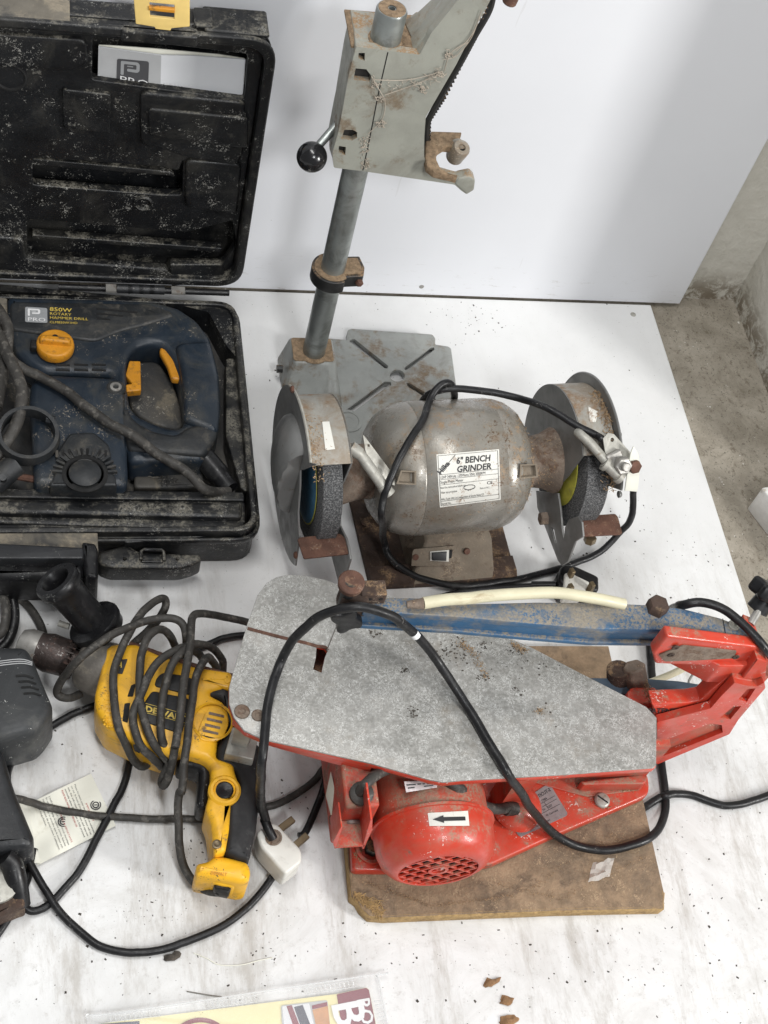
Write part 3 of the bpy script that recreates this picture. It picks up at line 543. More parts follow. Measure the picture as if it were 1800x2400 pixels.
# ---------------------------------------------------------------- hammer drill lying in the case
hd = thing('hammer_drill', 'navy blue rotary hammer drill with amber knob and triggers lying in the open case', 'hammer drill', P(400, 900, 20))
def Z2(z, pts): return [z2(*p) for p in pts]
b = MB()
outer = Z2(0, [(40, 150), (560, 160), (900, 175), (1050, 215), (1160, 290), (1235, 390), (1290, 600), (1300, 800), (1285, 950), (1240, 1040), (1190, 1120), (1100, 1110), (900, 1125), (760, 1125), (745, 1050), (700, 1060), (660, 640), (640, 610), (250, 600), (180, 560), (90, 470), (45, 330)])
hole = Z2(0, [(760, 500), (810, 445), (880, 428), (950, 440), (1010, 520), (1055, 640), (1080, 800), (1085, 890), (1060, 920), (1000, 925), (900, 890), (810, 850), (765, 790), (750, 700), (748, 560)])
pts = [(p.x, p.y) for p in (P(*q, 62) for q in outer)]; hp = [(p.x, p.y) for p in (P(*q, 62) for q in hole)]
b.plate([rnd(pts, 7, 4), rnd(hp, 5, 3)], 44, Matrix.Translation((0, 0, 24)), 9, 4)
hdb = b.build('housing', 'tool', hd)
b = MB(); b.flat(30, 74, Z2(0, [(250, 600), (300, 595), (700, 615), (735, 680), (748, 1050), (755, 1200), (740, 1255), (200, 1250), (190, 1100), (185, 900), (170, 760), (180, 640)]), r=9, bevel=8, zt=72); b.build('motor_housing', 'tool', hd)
b = MB(); b.flat(60, 71, Z2(0, [(60, 165), (880, 180), (1010, 225), (1020, 250), (860, 300), (700, 340), (560, 400), (60, 330)]), r=8, bevel=3); b.build('upper_cover', 'toolblack', hd)
b = MB(); b.flat(60, 75, Z2(0, [(1030, 405), (1240, 385), (1290, 600), (1298, 800), (1285, 940), (1080, 860), (1085, 700), (1060, 540)]), r=10, bevel=7); b.build('handle_grip', 'tool', hd)
b = MB(); b.flat(56, 72, Z2(0, [(740, 775), (790, 860), (900, 925), (1040, 950), (1100, 900), (1290, 860), (1280, 960), (1210, 1070), (760, 1040), (705, 900), (705, 850)]), r=8, bevel=6); b.build('lower_handle', 'toolblack', hd)
# vents on motor nose
c_ = P(*z2(500, 1215), 70)
b = MB(); b.flat(60, 80, Z2(0, [(410, 940), (555, 935), (640, 1005), (660, 1080), (560, 1110), (380, 1110), (320, 1080), (365, 1005)]), r=4, bevel=3); b.flat(45, 79, Z2(0, [(290, 1250), (330, 1160), (420, 1110), (500, 1100), (600, 1115), (680, 1190), (690, 1250)]), r=3, bevel=3); b.build('motor_nose', 'toolblack', hd)
for k in range(9):
    x = 335+k*36; y = 1062-10*math.sin(k/8*math.pi)
    b = MB(); b.flat(79.6, 80.4, Z2(0, [(x-8, y-20), (x+8, y-20), (x+8, y+22), (x-8, y+22)]), r=1.4); b.build('vent_slot', 'dark' if k % 3 else 'casefloor', hd)
b = MB(); b.lathe([(24, 0), (24, 2.5), (20, 3), (19, 1)], c_+Vector((0, 0, 8)), (0, 0, 1), 40); b.build('cooling_cap', 'dark', hd)
for k in range(15):
    a = R_(5+170*k/14); o_ = c_+Vector((math.cos(a)*29, math.sin(a)*29, 10))
    b = MB(); b.box((0, 0, 0), (10, 2.6, 4), frame(o_, (math.cos(a), math.sin(a), 0), z=(0, 0, 1))); b.build('cooling_fin', 'toolblack', hd)
b = MB(); b.lathe([(17, 0), (17, 4), (14, 6), (.1, 6.4)], c_+Vector((0, 0, 8)), (0, 0, 1), 32); b.build('hub_cap', 'toolblack', hd)
# knob, triggers
k_ = P(*z2(325, 430), 76)
b = MB(); b.lathe([(20.5, -6), (21.5, 0), (20.5, 5), (19, 6.5)], k_, (0, 0, 1), 36); kn = b.build('selector_knob', 'amber', hd, bevel=.8)
fx = P(*z2(435, 440), 80)-P(*z2(210, 420), 80)
b = MB(); b.box((0, 0, 0), (37, 9, 9), frame(k_+Vector((0, 0, 9)), fx, z=(0, 0, 1)), .85); b.build('knob_grip', 'amber', kn, bevel=2)
b = MB(); b.lathe([(3.4, 0), (3.4, .5)], P(*z2(325, 376), 84.4), (0, 0, 1), 14); b.build('knob_mark', 'dark', kn)
b = MB(); b.box((0, 0, 0), (8, 12, 10), frame(P(*z2(200, 430), 76), fx, z=(0, 0, 1))); b.build('lock_tab', 'dark', hd, bevel=2)
b = MB(); b.flat(54, 64, Z2(0, [(762, 515), (828, 517), (832, 690), (745, 698), (742, 655), (780, 650), (740, 600)]), r=2, bevel=1.5); b.build('trigger', 'amber', hd, label='ribbed amber block at the left of the handle opening')
b = MB(); b.flat(54, 64, Z2(0, [(945, 432), (985, 450), (1040, 520), (1068, 585), (1060, 627), (1012, 622), (985, 540), (940, 460)]), r=3, bevel=3); b.build('trigger', 'amber', hd, label='curved amber trigger at the right of the handle opening')
# vents by knob
for i, x in enumerate((370, 478, 582)):
    for j, y in enumerate((550, 582)):
        b = MB(); b.flat(74.6, 75.2, Z2(0, [(x-42, y-7), (x+42, y-3), (x+42, y+7), (x-42, y+4)]), r=.8, zt=72); b.build('vent_slot', 'dark', hd)
for y, x1_ in ((212, 810), (240, 725), (268, 650)):
    b = MB(); b.flat(71, 71.6, Z2(0, [(570, y-6), (x1_, y+(x1_-570)*.09-4), (x1_, y+(x1_-570)*.09+4), (570, y+4)]), r=.6, zt=71); b.build('vent_slot', 'dark', hd)
b = MB(); b.lathe([(6.5, -4), (6.5, 2), (3.4, 2.2), (3, -1), (.1, -1)], P(*z2(682, 675), 75), (0, 0, 1), 18); b.build('screw', 'steel', hd)
b = MB(); b.lathe([(11, -10), (11, -1), (9, 1), (7, 1)], P(*z2(682, 675), 74), (0, 0, 1), 22); b.build('screw_boss', 'toolblack', hd)
# label
ql = [z2(110, 178), z2(540, 205), z2(535, 308), z2(105, 290)]; sl = lambda off: (lambda x, y: P(x, y, 71.4+off))
b = MB(); b.flat(70.6, 71.4, ql, r=3, zt=71.4); b.build('label_plate', 'toolblack', hd)
qs = [z2(148, 198), z2(278, 206), z2(280, 294), z2(148, 288)]
b = MB(); decal(b, ([(x, y, 0) for x, y in rnd([(0, 0), (100, 0), (100, 100), (0, 100)], 10)], [tuple(range(24))]), 100, 100, qs, sl(.3)); b.build('logo_square', 'silver', hd)
def gl(g): v, f = curve_mesh([[(q[0], q[1]) for q in g[0]]], 0); return [(q[0], q[1], 0) for q in v], f
b = MB(); decal(b, merge(*[gl(g) for g in pglyph(12, 42, .8)]), 100, 100, qs, sl(.5)); decal(b, tx('PRO', 10, 9, 33, sx=1.3), 100, 100, qs, sl(.5)); b.build('logo', 'inkwhite', hd)
b = MB(); qt = [z2(292, 195), z2(530, 212), z2(528, 305), z2(292, 298)]
decal(b, merge(tx('850W', 0, 75, 32, sx=1.6, bold=.01), tx('ROTARY', 0, 52, 22, sx=1.5), tx('HAMMER DRILL', 0, 29, 22, sx=1.5), tx('CLM850W1HD', 0, 3, 19, sx=1.35)), 238, 102, qt, sl(.4)); b.build('lettering', 'inkyel', hd)
# strain relief + cord
b = MB(); b.tube([P(*z2(1200, 1085), 52), P(*z2(1290, 1190), 48), P(*z2(1355, 1275), 46)], [13]*7+[11]*6, 14, 6); b.build('strain_relief', 'blackclean', hd)
cp = [(1350, 1290, 52), (1270, 1290, 60), (1200, 1265, 70), (1120, 1190, 76), (1000, 1110, 80), (920, 1060, 84), (830, 990, 84), (740, 935, 86), (640, 880, 86), (500, 780, 86), (380, 690, 84), (240, 610, 84), (130, 560, 86), (60, 500, 90), (10, 400, 94), (-40, 300, 94)]
b = MB(); b.tube([P(*z2(x, y), z) for x, y, z in cp], 5.6, 12); b.build('cord', 'cordgrey', hd)
b = MB(); b.tube([P(*z2(x, y), z) for x, y, z in [(-60, 300, 98), (0, 380, 98), (40, 470, 98), (100, 600, 96), (128, 700, 94), (110, 850, 90), (60, 960, 84), (0, 1050, 76), (-60, 1120, 70)]], 6.6, 12)
b.tube([P(*z2(x, y), z) for x, y, z in [(-40, 180, 90), (10, 250, 92), (45, 330, 90), (40, 450, 84), (10, 620, 80), (-20, 800, 80)]], 6.6, 12)
b.build('cord_coil', 'cordgrey', hd)
# clamp ring auxiliary handle
sh = thing('clamp_handle', 'loose black side handle with an open clamp ring lying left in the case', 'side handle', P(*z2(150, 1000), 60))
c_ = P(*z2(165, 960), 84); b = MB()
b.lathe([(32, -9), (33.5, 0), (32, 9), (28, 9), (27.2, 0), (28, -9), (32, -9)], c_, (.05, -.15, 1), 48, cap=False); b.build('clamp_ring', 'toolblack', sh)
b = MB(); b.tube([P(*z2(275, 860), 88), P(*z2(320, 870), 88)], 5, 8, 0); b.build('clamp_lug', 'toolblack', sh); b = MB(); b.tube([P(*z2(100, 1130), 70), P(*z2(20, 1190), 66), P(*z2(-40, 1250), 60)], 13, 14); b.build('grip', 'toolblack', sh); b = MB(); b.lathe([(4, 0), (4, 10)], P(*z2(18, 1215), 72), (0, -.4, 1), 12); b.build('clamp_bolt', 'toolblack', sh)
b = MB(); b.tube([P(*z2(60, 1190), 66), P(*z2(200, 1215), 62), P(*z2(380, 1252), 58)], 4, 8); one(b, 'depth_rod', 'rust', 'thin rusty rod lying behind the accessory box in the open case', 'rod', P(*z2(200, 1215), 60))
b = MB(); b.flat(30, 66, Z2(0, [(-60, 130), (42, 146), (44, 260), (-60, 250)]), r=2, bevel=2); b.build('front_sleeve', 'casetop', hd, label='tan dusty sleeve at the drill front')
# ================================================================== DRILL STAND
PX, PYY = -71.0, 197.0
st = thing('drill_stand', 'grey drill press stand with tall steel pole, slotted base plate and empty clamping head', 'drill stand', (0, 200, 0))
b = MB(); b.lathe([(13.6, 0), (13.6, 470), (12.6, 472)], (PX, PYY, 52), (0, 0, 1), 36); pole = b.build('pole', 'pole', st)
b = MB(); b.lathe([(14.6, 0), (14.8, 38), (13.8, 40), (3, 40), (2.6, 33), (.1, 33)], (PX, PYY, 497), (0, 0, 1), 36); b.build('pole_cap', 'pole', st)
b = MB(); b.lathe([(13.4, 0), (12.5, 1.1), (4, 1.2)], (PX, PYY, 536.6), (0, 0, 1), 30, cap=False); b.build('cap_sawdust', 'standdust', st)
# collar
b = MB(); cz = 181
b.plate([rnd([(PX+8, PYY-14), (PX+34, PYY-11), (PX+37, PYY+3), (PX+33, PYY+20), (PX+8, PYY+18)]+circ(PX, PYY, 24, 22, 60, 300), 1.5, 2), circ(PX, PYY, 14.2, 28)], 17, Matrix.Translation((0, 0, cz)), 1.2); col = b.build('collar', 'ironblack', st)
b = MB(); b.plate([[(PX+12, PYY-10), (PX+31, PYY-8), (PX+33, PYY+3), (PX+30, PYY+16), (PX+12, PYY+15)]+circ(PX, PYY, 21, 20, 50, 310), circ(PX, PYY, 13.7, 28)], 1.4, Matrix.Translation((0, 0, cz+16.6))); b.build('collar_sawdust', 'standdust', col)
b = MB(); b.lathe([(4.6, 0), (4.6, 5), (3, 6.5)], (PX+30, PYY-10, cz+8), (.1, -1, 0), 6); b.build('collar_bolt', 'rust', col)
# base plate
zt = 13
def Z4(pts): return [z4(*p) for p in pts]
b = MB()
pl = Z4([(480, 688), (632, 700), (636, 632), (662, 622), (1225, 662), (1246, 690), (1244, 732), (1335, 745), (1355, 760), (1400, 1090), (1420, 1240), (1180, 1500), (600, 1540), (540, 1380), (523, 1200)])
holes = [Z4([(655, 700), (682, 692), (917, 880), (912, 897), (893, 895), (650, 712)]), Z4([(1030, 895), (1215, 750), (1236, 752), (1238, 768), (1060, 905), (1035, 908)]),
         Z4([(935, 992), (940, 1012), (660, 1210), (622, 1205), (630, 1185), (895, 990)]), Z4([(1045, 1003), (1062, 998), (1250, 1110), (1240, 1140), (1055, 1022)]), [z4(982+50*math.cos(a*.2618), 948+40*math.sin(a*.2618)) for a in range(24)]]
tp = [(q.x, q.y) for q in (P(*p, zt) for p in pl)]; hs = [[(q.x, q.y) for q in (P(*p, zt) for p in h)] for h in holes]
b.plate([rnd(tp, 2, 3)]+hs, 6, Matrix.Translation((0, 0, zt-6)), .7); b.build('base_plate', 'plate', st)
b = MB()                                     # skirt around the underside
for i in range(len(tp)):
    a, c = Vector(tp[i]), Vector(tp[(i+1) % len(tp)]); m_ = (a+c)/2; n_ = (c-a).normalized(); nn = Vector((-n_.y, n_.x)); ctr = Vector((40, 200)); s_ = 1 if (ctr-m_).dot(nn) > 0 else -1
    o_ = m_+nn*s_*2.4; b.box((0, 0, 0), ((c-a).length+1, 3, zt-2), frame((o_.x, o_.y, (zt-2)/2+.2), (n_.x, n_.y, 0), z=(0, 0, 1)))
b.build('base_skirt', 'plate', st)
b = MB(); b.tube([P(*z4(655, 1235), 8), P(*z4(930, 1030), 8)], 3, 6, 0); b.build('slot_rib', 'plate', st)
b = MB(); b.lathe([(17, 0), (17, 4), (13, 4.3), (12, 3.4), (6, 3.2), (5.5, 0)], P(*z4(640, 1275), 10), (0, 0, 1), 28, cap=False); b.build('corner_boss', 'plate', st)
# socket casting that carries the pole
b = MB(); zb = 55
tl = [P(*z4(*q), zb) for q in ((232, 690), (490, 690), (488, 800), (470, 830), (250, 800))]
bl = [P(*z4(*q), 1) for q in ((172, 880), (500, 860), (530, 1180), (345, 1090), (178, 1062))]
tl = [Vector((-99, 219, zb)), Vector((-46, 219, zb)), Vector((-45, 186, zb)), Vector((-52, 179, zb)), Vector((-96, 179, zb))]
bl = [Vector((-106, 232, 1)), Vector((-34, 240, 1)), Vector((-32, 132, 1)), Vector((-50, 128, 1)), Vector((-105, 176, 1))]
ml = [a.lerp(c, .45)+Vector((0, 5 if i > 2 else 0, 0)) for i, (a, c) in enumerate(zip(tl, bl))]
vs = tl+ml+bl; n_ = 5
b.add(vs, [tuple(range(5)), tuple(range(14, 9, -1))]+[(i+j*5, (i+1) % 5+j*5, (i+1) % 5+(j+1)*5, i+(j+1)*5) for j in (0, 1) for i in range(5)]); so = b.build('pole_socket', 'plate', st, bevel=4, seg=3)
b = MB(); b.lathe([(20, 0), (20, 1.2), (14, 1.6)], (PX, PYY, zb-.2), (0, 0, 1), 24, cap=False); b.plate(rnd([(-97, 181), (-48, 181), (-48, 217), (-97, 217)], 4), 1.0, Matrix.Translation((0, 0, zb+.1))); b.build('socket_sawdust', 'standdust', so, kind='stuff')
for q, z in ((z4(290, 866), 42), (z4(432, 1043), 6)):
    c_ = PN(*q, (-80, 172, 30), Vector((0, -.85, .5))); b = MB(); b.lathe([(3.4, 0), (3.2, -.8), (3, -4)], c_+Vector((0, -.5, .6)), (0, -.8, .5), 16); b.lathe([(3.2, .5), (.1, .5)], c_+Vector((0, -.5, .6)), (0, -.8, .5), 16, cap=False); b.build('screw_hole', 'dark', so)
b = MB(); b.lathe([(5, 0), (5, 7)], (-112, 196, 22), (1, 0, 0), 8); b.build('clamp_screw', 'ironblack', st)
# head casting
YF = 178.0
def Z3(pts): return [z3(*p) for p in pts]
hout = Z3([(590, 275), (965, 322), (1030, 200), (1195, -5), (1230, -70), (1420, -80), (1375, 12), (1240, 262), (1180, 380), (1000, 690), (992, 800), (990, 930), (1020, 990), (1090, 1020), (1180, 1045), (1262, 1038), (1290, 1060), (1283, 1118), (1240, 1145), (1205, 1120), (1170, 1088), (640, 1010), (458, 988), (450, 900), (462, 860), (490, 760), (545, 450)])
hh = [Z3([(600, 312), (642, 312), (640, 360), (604, 345)]), Z3([(576, 402), (650, 408), (682, 450), (670, 480), (576, 470)]), Z3([(506, 765), (570, 765), (597, 780), (595, 812), (565, 828), (500, 818)]), Z3([(488, 860), (530, 866), (526, 915), (486, 905)])]
b = MB(); b.wall(YF, YF+9, hout, r=2, bevel=1.5, yt=YF, holes=hh)
b.build('head_front_plate', 'stand', st)
b = MB(); b.wall(YF+8.3, YF+60, Z3([(600, 290), (955, 335), (1000, 300), (1160, 360), (985, 690), (980, 930), (940, 1020), (640, 1000), (475, 980), (520, 700), (560, 470)]), r=2, bevel=2, yt=YF); b.build('head_body', 'stand', st)
b = MB(); b.wall(YF+9, YF+26, Z3([(930, 330), (1010, 235), (1210, -20), (1240, -90), (1400, -80), (1360, 15), (1225, 260), (1160, 370), (1000, 650)]), r=2, bevel=1.5, yt=YF); b.build('head_arm', 'stand', st)
fa = [PY(*z3(*q), YF+.8) for q in ((958, 318), (1080, 140), (1192, 0), (1290, -120))]; fb = [PY(*z3(*q), YF+50) for q in ((870, 116), (925, 96), (1038, -8), (1120, -110))]; dn = Vector((4, 0, -6))
b = MB(); vs = fa+fb+[v+dn for v in fa]+[v+dn for v in fb]; b.add(vs, [(i, i+1, i+5, i+4) for i in range(3)]+[(i+8, i+12, i+13, i+9) for i in range(3)]+[(0, 4, 12, 8), (3, 11, 15, 7)]+[(i, i+8, i+9, i+1) for i in range(3)]+[(i+4, i+5, i+13, i+12) for i in range(3)]); b.build('arm_facet', 'stand', st, bevel=.8)
b = MB(); b.box((-62, YF+34, 501), (86, 54, 2.2)); b.build('head_sawdust', 'standdust', st, kind='stuff')
b = MB(); b.lathe([(17.5, 0), (16.5, 3), (14.8, 4)], (PX, PYY, 501), (0, 0, 1), 30, cap=False); b.build('pole_sleeve_dust', 'standdust', st)
# seam on front plate
b = MB(); b.tube([PY(*z3(x, y), YF-.1) for x, y in ((777, 308), (720, 560), (675, 790), (630, 1003))], .55, 5, 3); b.build('casting_seam', 'dark', st)
b = MB()
for h_ in hh:
    b.wall(YF+6.5, YF+8.5, [(x+(0), y) for x, y in h_], yt=YF)
b.build('slot_shadow_backing', 'ironblack', st, kind='stuff')
# rack strip behind arm
b = MB(); b.tube([PY(*z3(x, y), YF+30) for x, y in ((1400, -60), (1375, 60), (1290, 210), (1215, 350), (1140, 480), (1040, 660), (1008, 740), (1000, 900))], 3.4, 8); b.build('rack_cable', 'ironblack', st)
for k in range(44):
    t = k/43; pts = ((1400, -60), (1290, 210), (1215, 350), (1110, 560), (1020, 700), (1015, 900)); f_ = t*5; i = min(int(f_), 4); g_ = f_-i
    q = (pts[i][0]*(1-g_)+pts[i+1][0]*g_+3, pts[i][1]*(1-g_)+pts[i+1][1]*g_)
    b = MB(); b.box((0, 0, 0), (2.2, 9, 1.6), frame(PY(*z3(*q), YF+32), (1, 0, .6), y=(0, 1, 0))); b.build('rack_tooth', 'ironblack', st)
# rear fork prong with bolt eye
zy = PY(*z3(1000, 935), YF).z
b = MB(); b.flat(zy-9, zy, Z3([(1003, 815), (1035, 772), (1212, 778), (1208, 800), (1175, 838), (1190, 862), (1150, 862), (1110, 858), (1078, 878), (1062, 905), (1064, 940), (1085, 985), (1130, 1015), (1190, 1036), (1120, 1026), (1050, 1008), (1008, 975), (998, 930)]), r=1, bevel=1.2, zt=zy); b.build('fork_yoke', 'standdust', st, label='curved two-pronged yoke covered in brown dust')
e0, e1 = P(*z3(1175, 850), zy-6), P(*z3(1215, 868), zy+2)
b = MB(); b.tube([e0, e1-Vector((0, 0, 8))], 8, 12, 0); b.build('fork_arm', 'grdust', st)
b = MB(); b.lathe([(8.5, -22), (9.5, -20), (9.5, -2), (8.6, 0), (4, 0), (3.6, -3)], e1, (.15, -.35, 1), 28, cap=False); b.build('fork_eye', 'grdust', st)
b = MB(); b.lathe([(4, -2), (.1, -2)], e1, (.15, -.35, 1), 16, cap=False); b.build('bolt_hole', 'dark', st)
b = MB(); b.wall(YF-1, YF+12, Z3([(1190, 1052), (1265, 1036), (1292, 1062), (1284, 1120), (1240, 1146), (1205, 1118), (1168, 1085)]), r=2.5, bevel=2, yt=YF-1); b.build('fork_tip', 'stand', st)
# left cheek plate
fe = [PY(*z3(*q), YF+1.2) for q in ((588, 270), (548, 465), (498, 760), (460, 880), (466, 986))]; be = [PY(*z3(*q), YF+54) for q in ((566, 98), (520, 300), (455, 600), (428, 745), (432, 880))]
b = MB(); vs = fe+be+[v+Vector((5, 2, 0)) for v in fe]+[v+Vector((5, 0, 0)) for v in be]; b.add(vs, [(i, i+1, i+6, i+5) for i in range(4)]+[(i+10, i+15, i+16, i+11) for i in range(4)]+[(0, 5, 15, 10), (4, 14, 19, 9)]+[(i, i+10, i+11, i+1) for i in range(4)]+[(i+5, i+6, i+16, i+15) for i in range(4)]); b.build('head_side_cheek', 'stand', st, bevel=1)
# feed lever
l0, l1_ = PY(*z3(430, 790), YF+26), PY(*z3(345, 885), YF+12)
b = MB(); b.cyl(l0+Vector((8, 6, 8)), l1_, 4.6, 4.2, 18); lv = b.build('lever', 'pole', st)
b = MB(); b.ball(PY(*z3(329, 925), YF+8), 15.6, 32); b.build('ball_knob', 'ball', lv)
# rusty handle stub above
b = MB(); b.tube([PY(1210, -30, YF), PY(1192, 8, YF)], 7, 14, 0); one(b, 'handle_stub', 'rust', 'tip of a rusty round handle at the top edge, right of the stand arm', 'handle', PY(1192, 8, YF), bevel=2)
# sawdust cobweb strands on the head
b = MB(); rs = random.Random(3)
for _ in range(46):
    x, y = rs.uniform(690, 1090), 0; t = (x-690)/400; y = 460+60*math.sin(t*3.1)-40*t*t+rs.gauss(0, 16); p = PY(*z3(x, y), YF-1.0-rs.random()*1.5)
    a = rs.random()*6; L_ = rs.uniform(2, 8); b.tube([p, p+Vector((math.cos(a)*L_*.5, -.6, math.sin(a)*L_*.4)), p+Vector((math.cos(a+.5)*L_, 0, math.sin(a+.5)*L_))], .28, 4, 2)
for _ in range(60):
    t = rs.random(); x, y = 640+rs.gauss(0, 16)+t*10, 800+t*200; p = PY(*z3(x, y), YF-.6); a = rs.random()*6; b.tube([p, p+Vector((math.cos(a)*2.5, -.5, math.sin(a)*2.5))], .35, 4, 0)
for pts in ([(680, 450), (735, 545), (760, 600), (745, 700), (660, 790)], [(690, 470), (900, 470), (1100, 420)], [(760, 560), (930, 500), (1110, 430)], [(1105, 350), (1180, 330), (1270, 220), (1330, 60)], [(1110, 420), (1150, 310), (1250, 250)], [(1320, 100), (1265, 215), (1180, 300)]):
    b.tube([PY(*z3(*q), YF-2) for q in pts], .4, 5)
for cx0, cy0 in ((1135, 315), (990, 530), (1080, 430), (730, 575), (740, 720), (700, 500)):
    for _ in range(12): p = PY(*z3(cx0+rs.gauss(0, 13), cy0+rs.gauss(0, 9)), YF-1.5); a = rs.random()*6; b.tube([p, p+Vector((math.cos(a)*2, -1, math.sin(a)*2)), p+Vector((math.cos(a+1)*3.4, 0, math.sin(a+1)*3))], .45, 4, 2)
b.build('cobweb', 'web', st, kind='stuff')

# ================================================================== BENCH GRINDER
YW = R_(4.3); GO = Vector((50, -17, 0)); gx, gy, gz = Vector((math.cos(YW), math.sin(YW), 0)), Vector((-math.sin(YW), math.cos(YW), 0)), Vector((0, 0, 1))
gr = thing('bench_grinder', 'dusty grey bench grinder with two stone wheels, black cord looped over its motor', 'bench grinder', (50, -17, 0))
def G(x, y, z): return GO+gx*x+gy*y+gz*z
AXC = G(0, 0, 115)
def onmotor(off=.35, r=74): return lambda x, y: PC(x, y, AXC, gx, r+off)
b = MB(); b.lathe([(72.5, -50.5), (74, -49.5), (74, 41), (72.5, 42)], AXC, gx, 96, cap=False); mb_ = b.build('motor_body', 'gr', gr, sharp=60)
b = MB(); b.lathe([(70, -48), (73.2, -49.8), (73.4, -52), (72, -60), (68, -72), (61, -82), (50, -90), (40, -93), (34, -94)], AXC, gx, 96); b.build('end_cap', 'gr', gr, sharp=60)
b = MB(); b.lathe([(70, 40), (73.2, 41.2), (73.4, 43), (72.5, 50), (69, 60), (62, 70), (52, 77), (42, 81), (34, 83)], AXC, gx, 96); b.build('end_cap', 'gr', gr, sharp=60, label='dustier grey end cap by the right wheel')
b = MB(); b.lathe([(31, -88), (30, -105), (33, -120), (37, -133)], AXC, gx, 48); b.build('neck', 'neck', gr)
b = MB(); b.lathe([(34, 78), (29, 95), (31, 108), (38, 122)], AXC, gx, 48); b.build('neck', 'neck', gr, label='neck caked with brown dust by the right wheel')
for q in ([z5(1125, 870), z5(1245, 875), z5(1245, 985), z5(1090, 975)], [z6(560, 890), z6(690, 885), z6(700, 990), z6(552, 1005)]):
    b = MB(); sf = onmotor(.2, 73.6); o_ = sf(sum(p[0] for p in q)/4, sum(p[1] for p in q)/4)
    dq = [sf(*p) for p in q]; n_ = (dq[1]-dq[0]).cross(dq[3]-dq[0]).normalized(); n_ = n_ if n_.z > 0 else -n_
    cen = sum(dq, Vector())/4; b.add([p+n_*.8 for p in dq]+[cen.lerp(p, .8)+n_*.6 for p in dq]+[cen.lerp(p, .62)-n_*4 for p in dq], [(i, (i+1) % 4, (i+1) % 4+4, i+4) for i in range(4)]+[(i+4, (i+1) % 4+4, (i+1) % 4+8, i+8) for i in range(4)]+[(8, 9, 10, 11)]); b.build('bolt_pocket', 'dustbase', mb_)
# wheels
def wheel(x0, x1, wash, wc, lab):
    b = MB(); b.lathe([(10, x0), (73, x0), (75, x0+1), (75, x1-1), (73, x1), (10, x1)], AXC, gx, 72); w_ = b.build('grinding_wheel', 'stone', gr, label=lab)
    xx = x0-.6 if wash < 0 else x1+.6; b = MB(); b.lathe([(52, xx), (52, xx+wash*1.2), (45, xx+wash*3)], AXC, gx, 56); b.build('paper_washer', wc, w_); return w_
wl = wheel(-163, -141, -1, 'bluestone', 'grey stone wheel with blue and yellow washer at the left end')
b = MB(); b.lathe([(53.5, -164.6), (53.5, -164.0), (48, -163.8)], AXC, gx, 56); b.build('washer_rim', 'yellowstone', wl)
wr = wheel(131, 159, -1, 'yellowstone', 'speckled stone wheel with dirty yellow washer at the right end')
# guards: partial drum over the wheel + side plate
def arc_guard(xi, xo, r, a0, a1, m, name, lab=None):
    b = MB(); n = 40; t = 1.6; vs = []; fs = []
    for k in range(n+1):
        a = R_(a0+(a1-a0)*k/n); y, z = -math.cos(a), math.sin(a)
        for rr, x in ((r, xi), (r, xo), (r-t, xo), (r-t, xi)): vs.append(G(x, y*rr, 115+z*rr))
    for k in range(n): fs += [(k*4+j, k*4+(j+1) % 4, (k+1)*4+(j+1) % 4, (k+1)*4+j) for j in range(4)]
    fs += [(0, 1, 2, 3), (n*4+3, n*4+2, n*4+1, n*4)]; b.add(vs, fs); return b.build(name, m, gr, label=lab, sharp=50)
def disc_part(x, t, polyyz, m, name, holes=(), lab=None, bevel=0, parent=None):
    b = MB(); b.plate([polyyz]+list(holes), t, Matrix(((gy.x, 0, gx.x, G(x, 0, 0).x), (gy.y, 0, gx.y, G(x, 0, 0).y), (0, 1, 0, 0), (0, 0, 0, 1))), bevel); return b.build(name, m, parent or gr, label=lab)
arc = lambda r, a0, a1, n=40: [(-r*math.cos(R_(a0+(a1-a0)*k/n)), 115+r*math.sin(R_(a0+(a1-a0)*k/n))) for k in range(n+1)]
arc_guard(-177, -133, 86, 61, 225, 'grdust', 'wheel_guard', 'dust-stained grey guard with a torn sticker over the left wheel')
arc_guard(122, 160, 86, 57, 225, 'grdust', 'wheel_guard', 'grey guard thick with sawdust over the right wheel')
# inner walls of the drums
disc_part(-135, 1.8, arc(86, 61, 225)+[(0, 60), (-20, 95), (-36, 150)], 'gr2', 'guard_inner_wall')
disc_part(121, 1.8, arc(86, 57, 225)+[(0, 75), (-28, 90), (-40, 140)], 'gr2', 'guard_inner_wall')
# left side plate: outline traced on its own plane
def PG(px, py, x): p = PN(px, py, G(x, 0, 115), gx); d = p-GO; return (d.dot(gy), d.z)
lp = arc(97, 52, 330, 60)
cut = [PG(*z5(*q), -178.5) for q in ((385, 1560), (345, 1390), (335, 1190), (350, 1000), (352, 872), (480, 822))]
lp = arc(97, 47, 332, 60)
lp = [(-97*math.cos(R_(a)), 115+97*math.sin(R_(a))) for a in range(62, 327, 5)]+cut[1:]
sp_ = disc_part(-180, 1.8, lp, 'gr2', 'side_plate', lab='smooth dark grey side plate of the left wheel guard')
bz = PG(*z5(300, 900), -180)
b = MB(); c0 = G(-180, bz[0]+9, bz[1]-2); vs = []; fs = []   # bulged hub cover, flat towards the front
NB = 40
for j in range(7):
    r_ = 58*math.cos(R_(j*14)); h_ = 21*math.sin(R_(j*14))
    for k in range(NB):
        a = 2*math.pi*k/NB; yy = r_*math.cos(a); zz = r_*math.sin(a)*1.02; yy = max(yy, -21); vs.append(c0+gy*yy+gz*zz-gx*h_)
for j in range(6): fs += [(j*NB+k, j*NB+(k+1) % NB, (j+1)*NB+(k+1) % NB, (j+1)*NB+k) for k in range(NB)]
fs.append(tuple(6*NB+k for k in range(NB))); b.add(vs, fs); b.build('hub_cover', 'gr2', sp_)
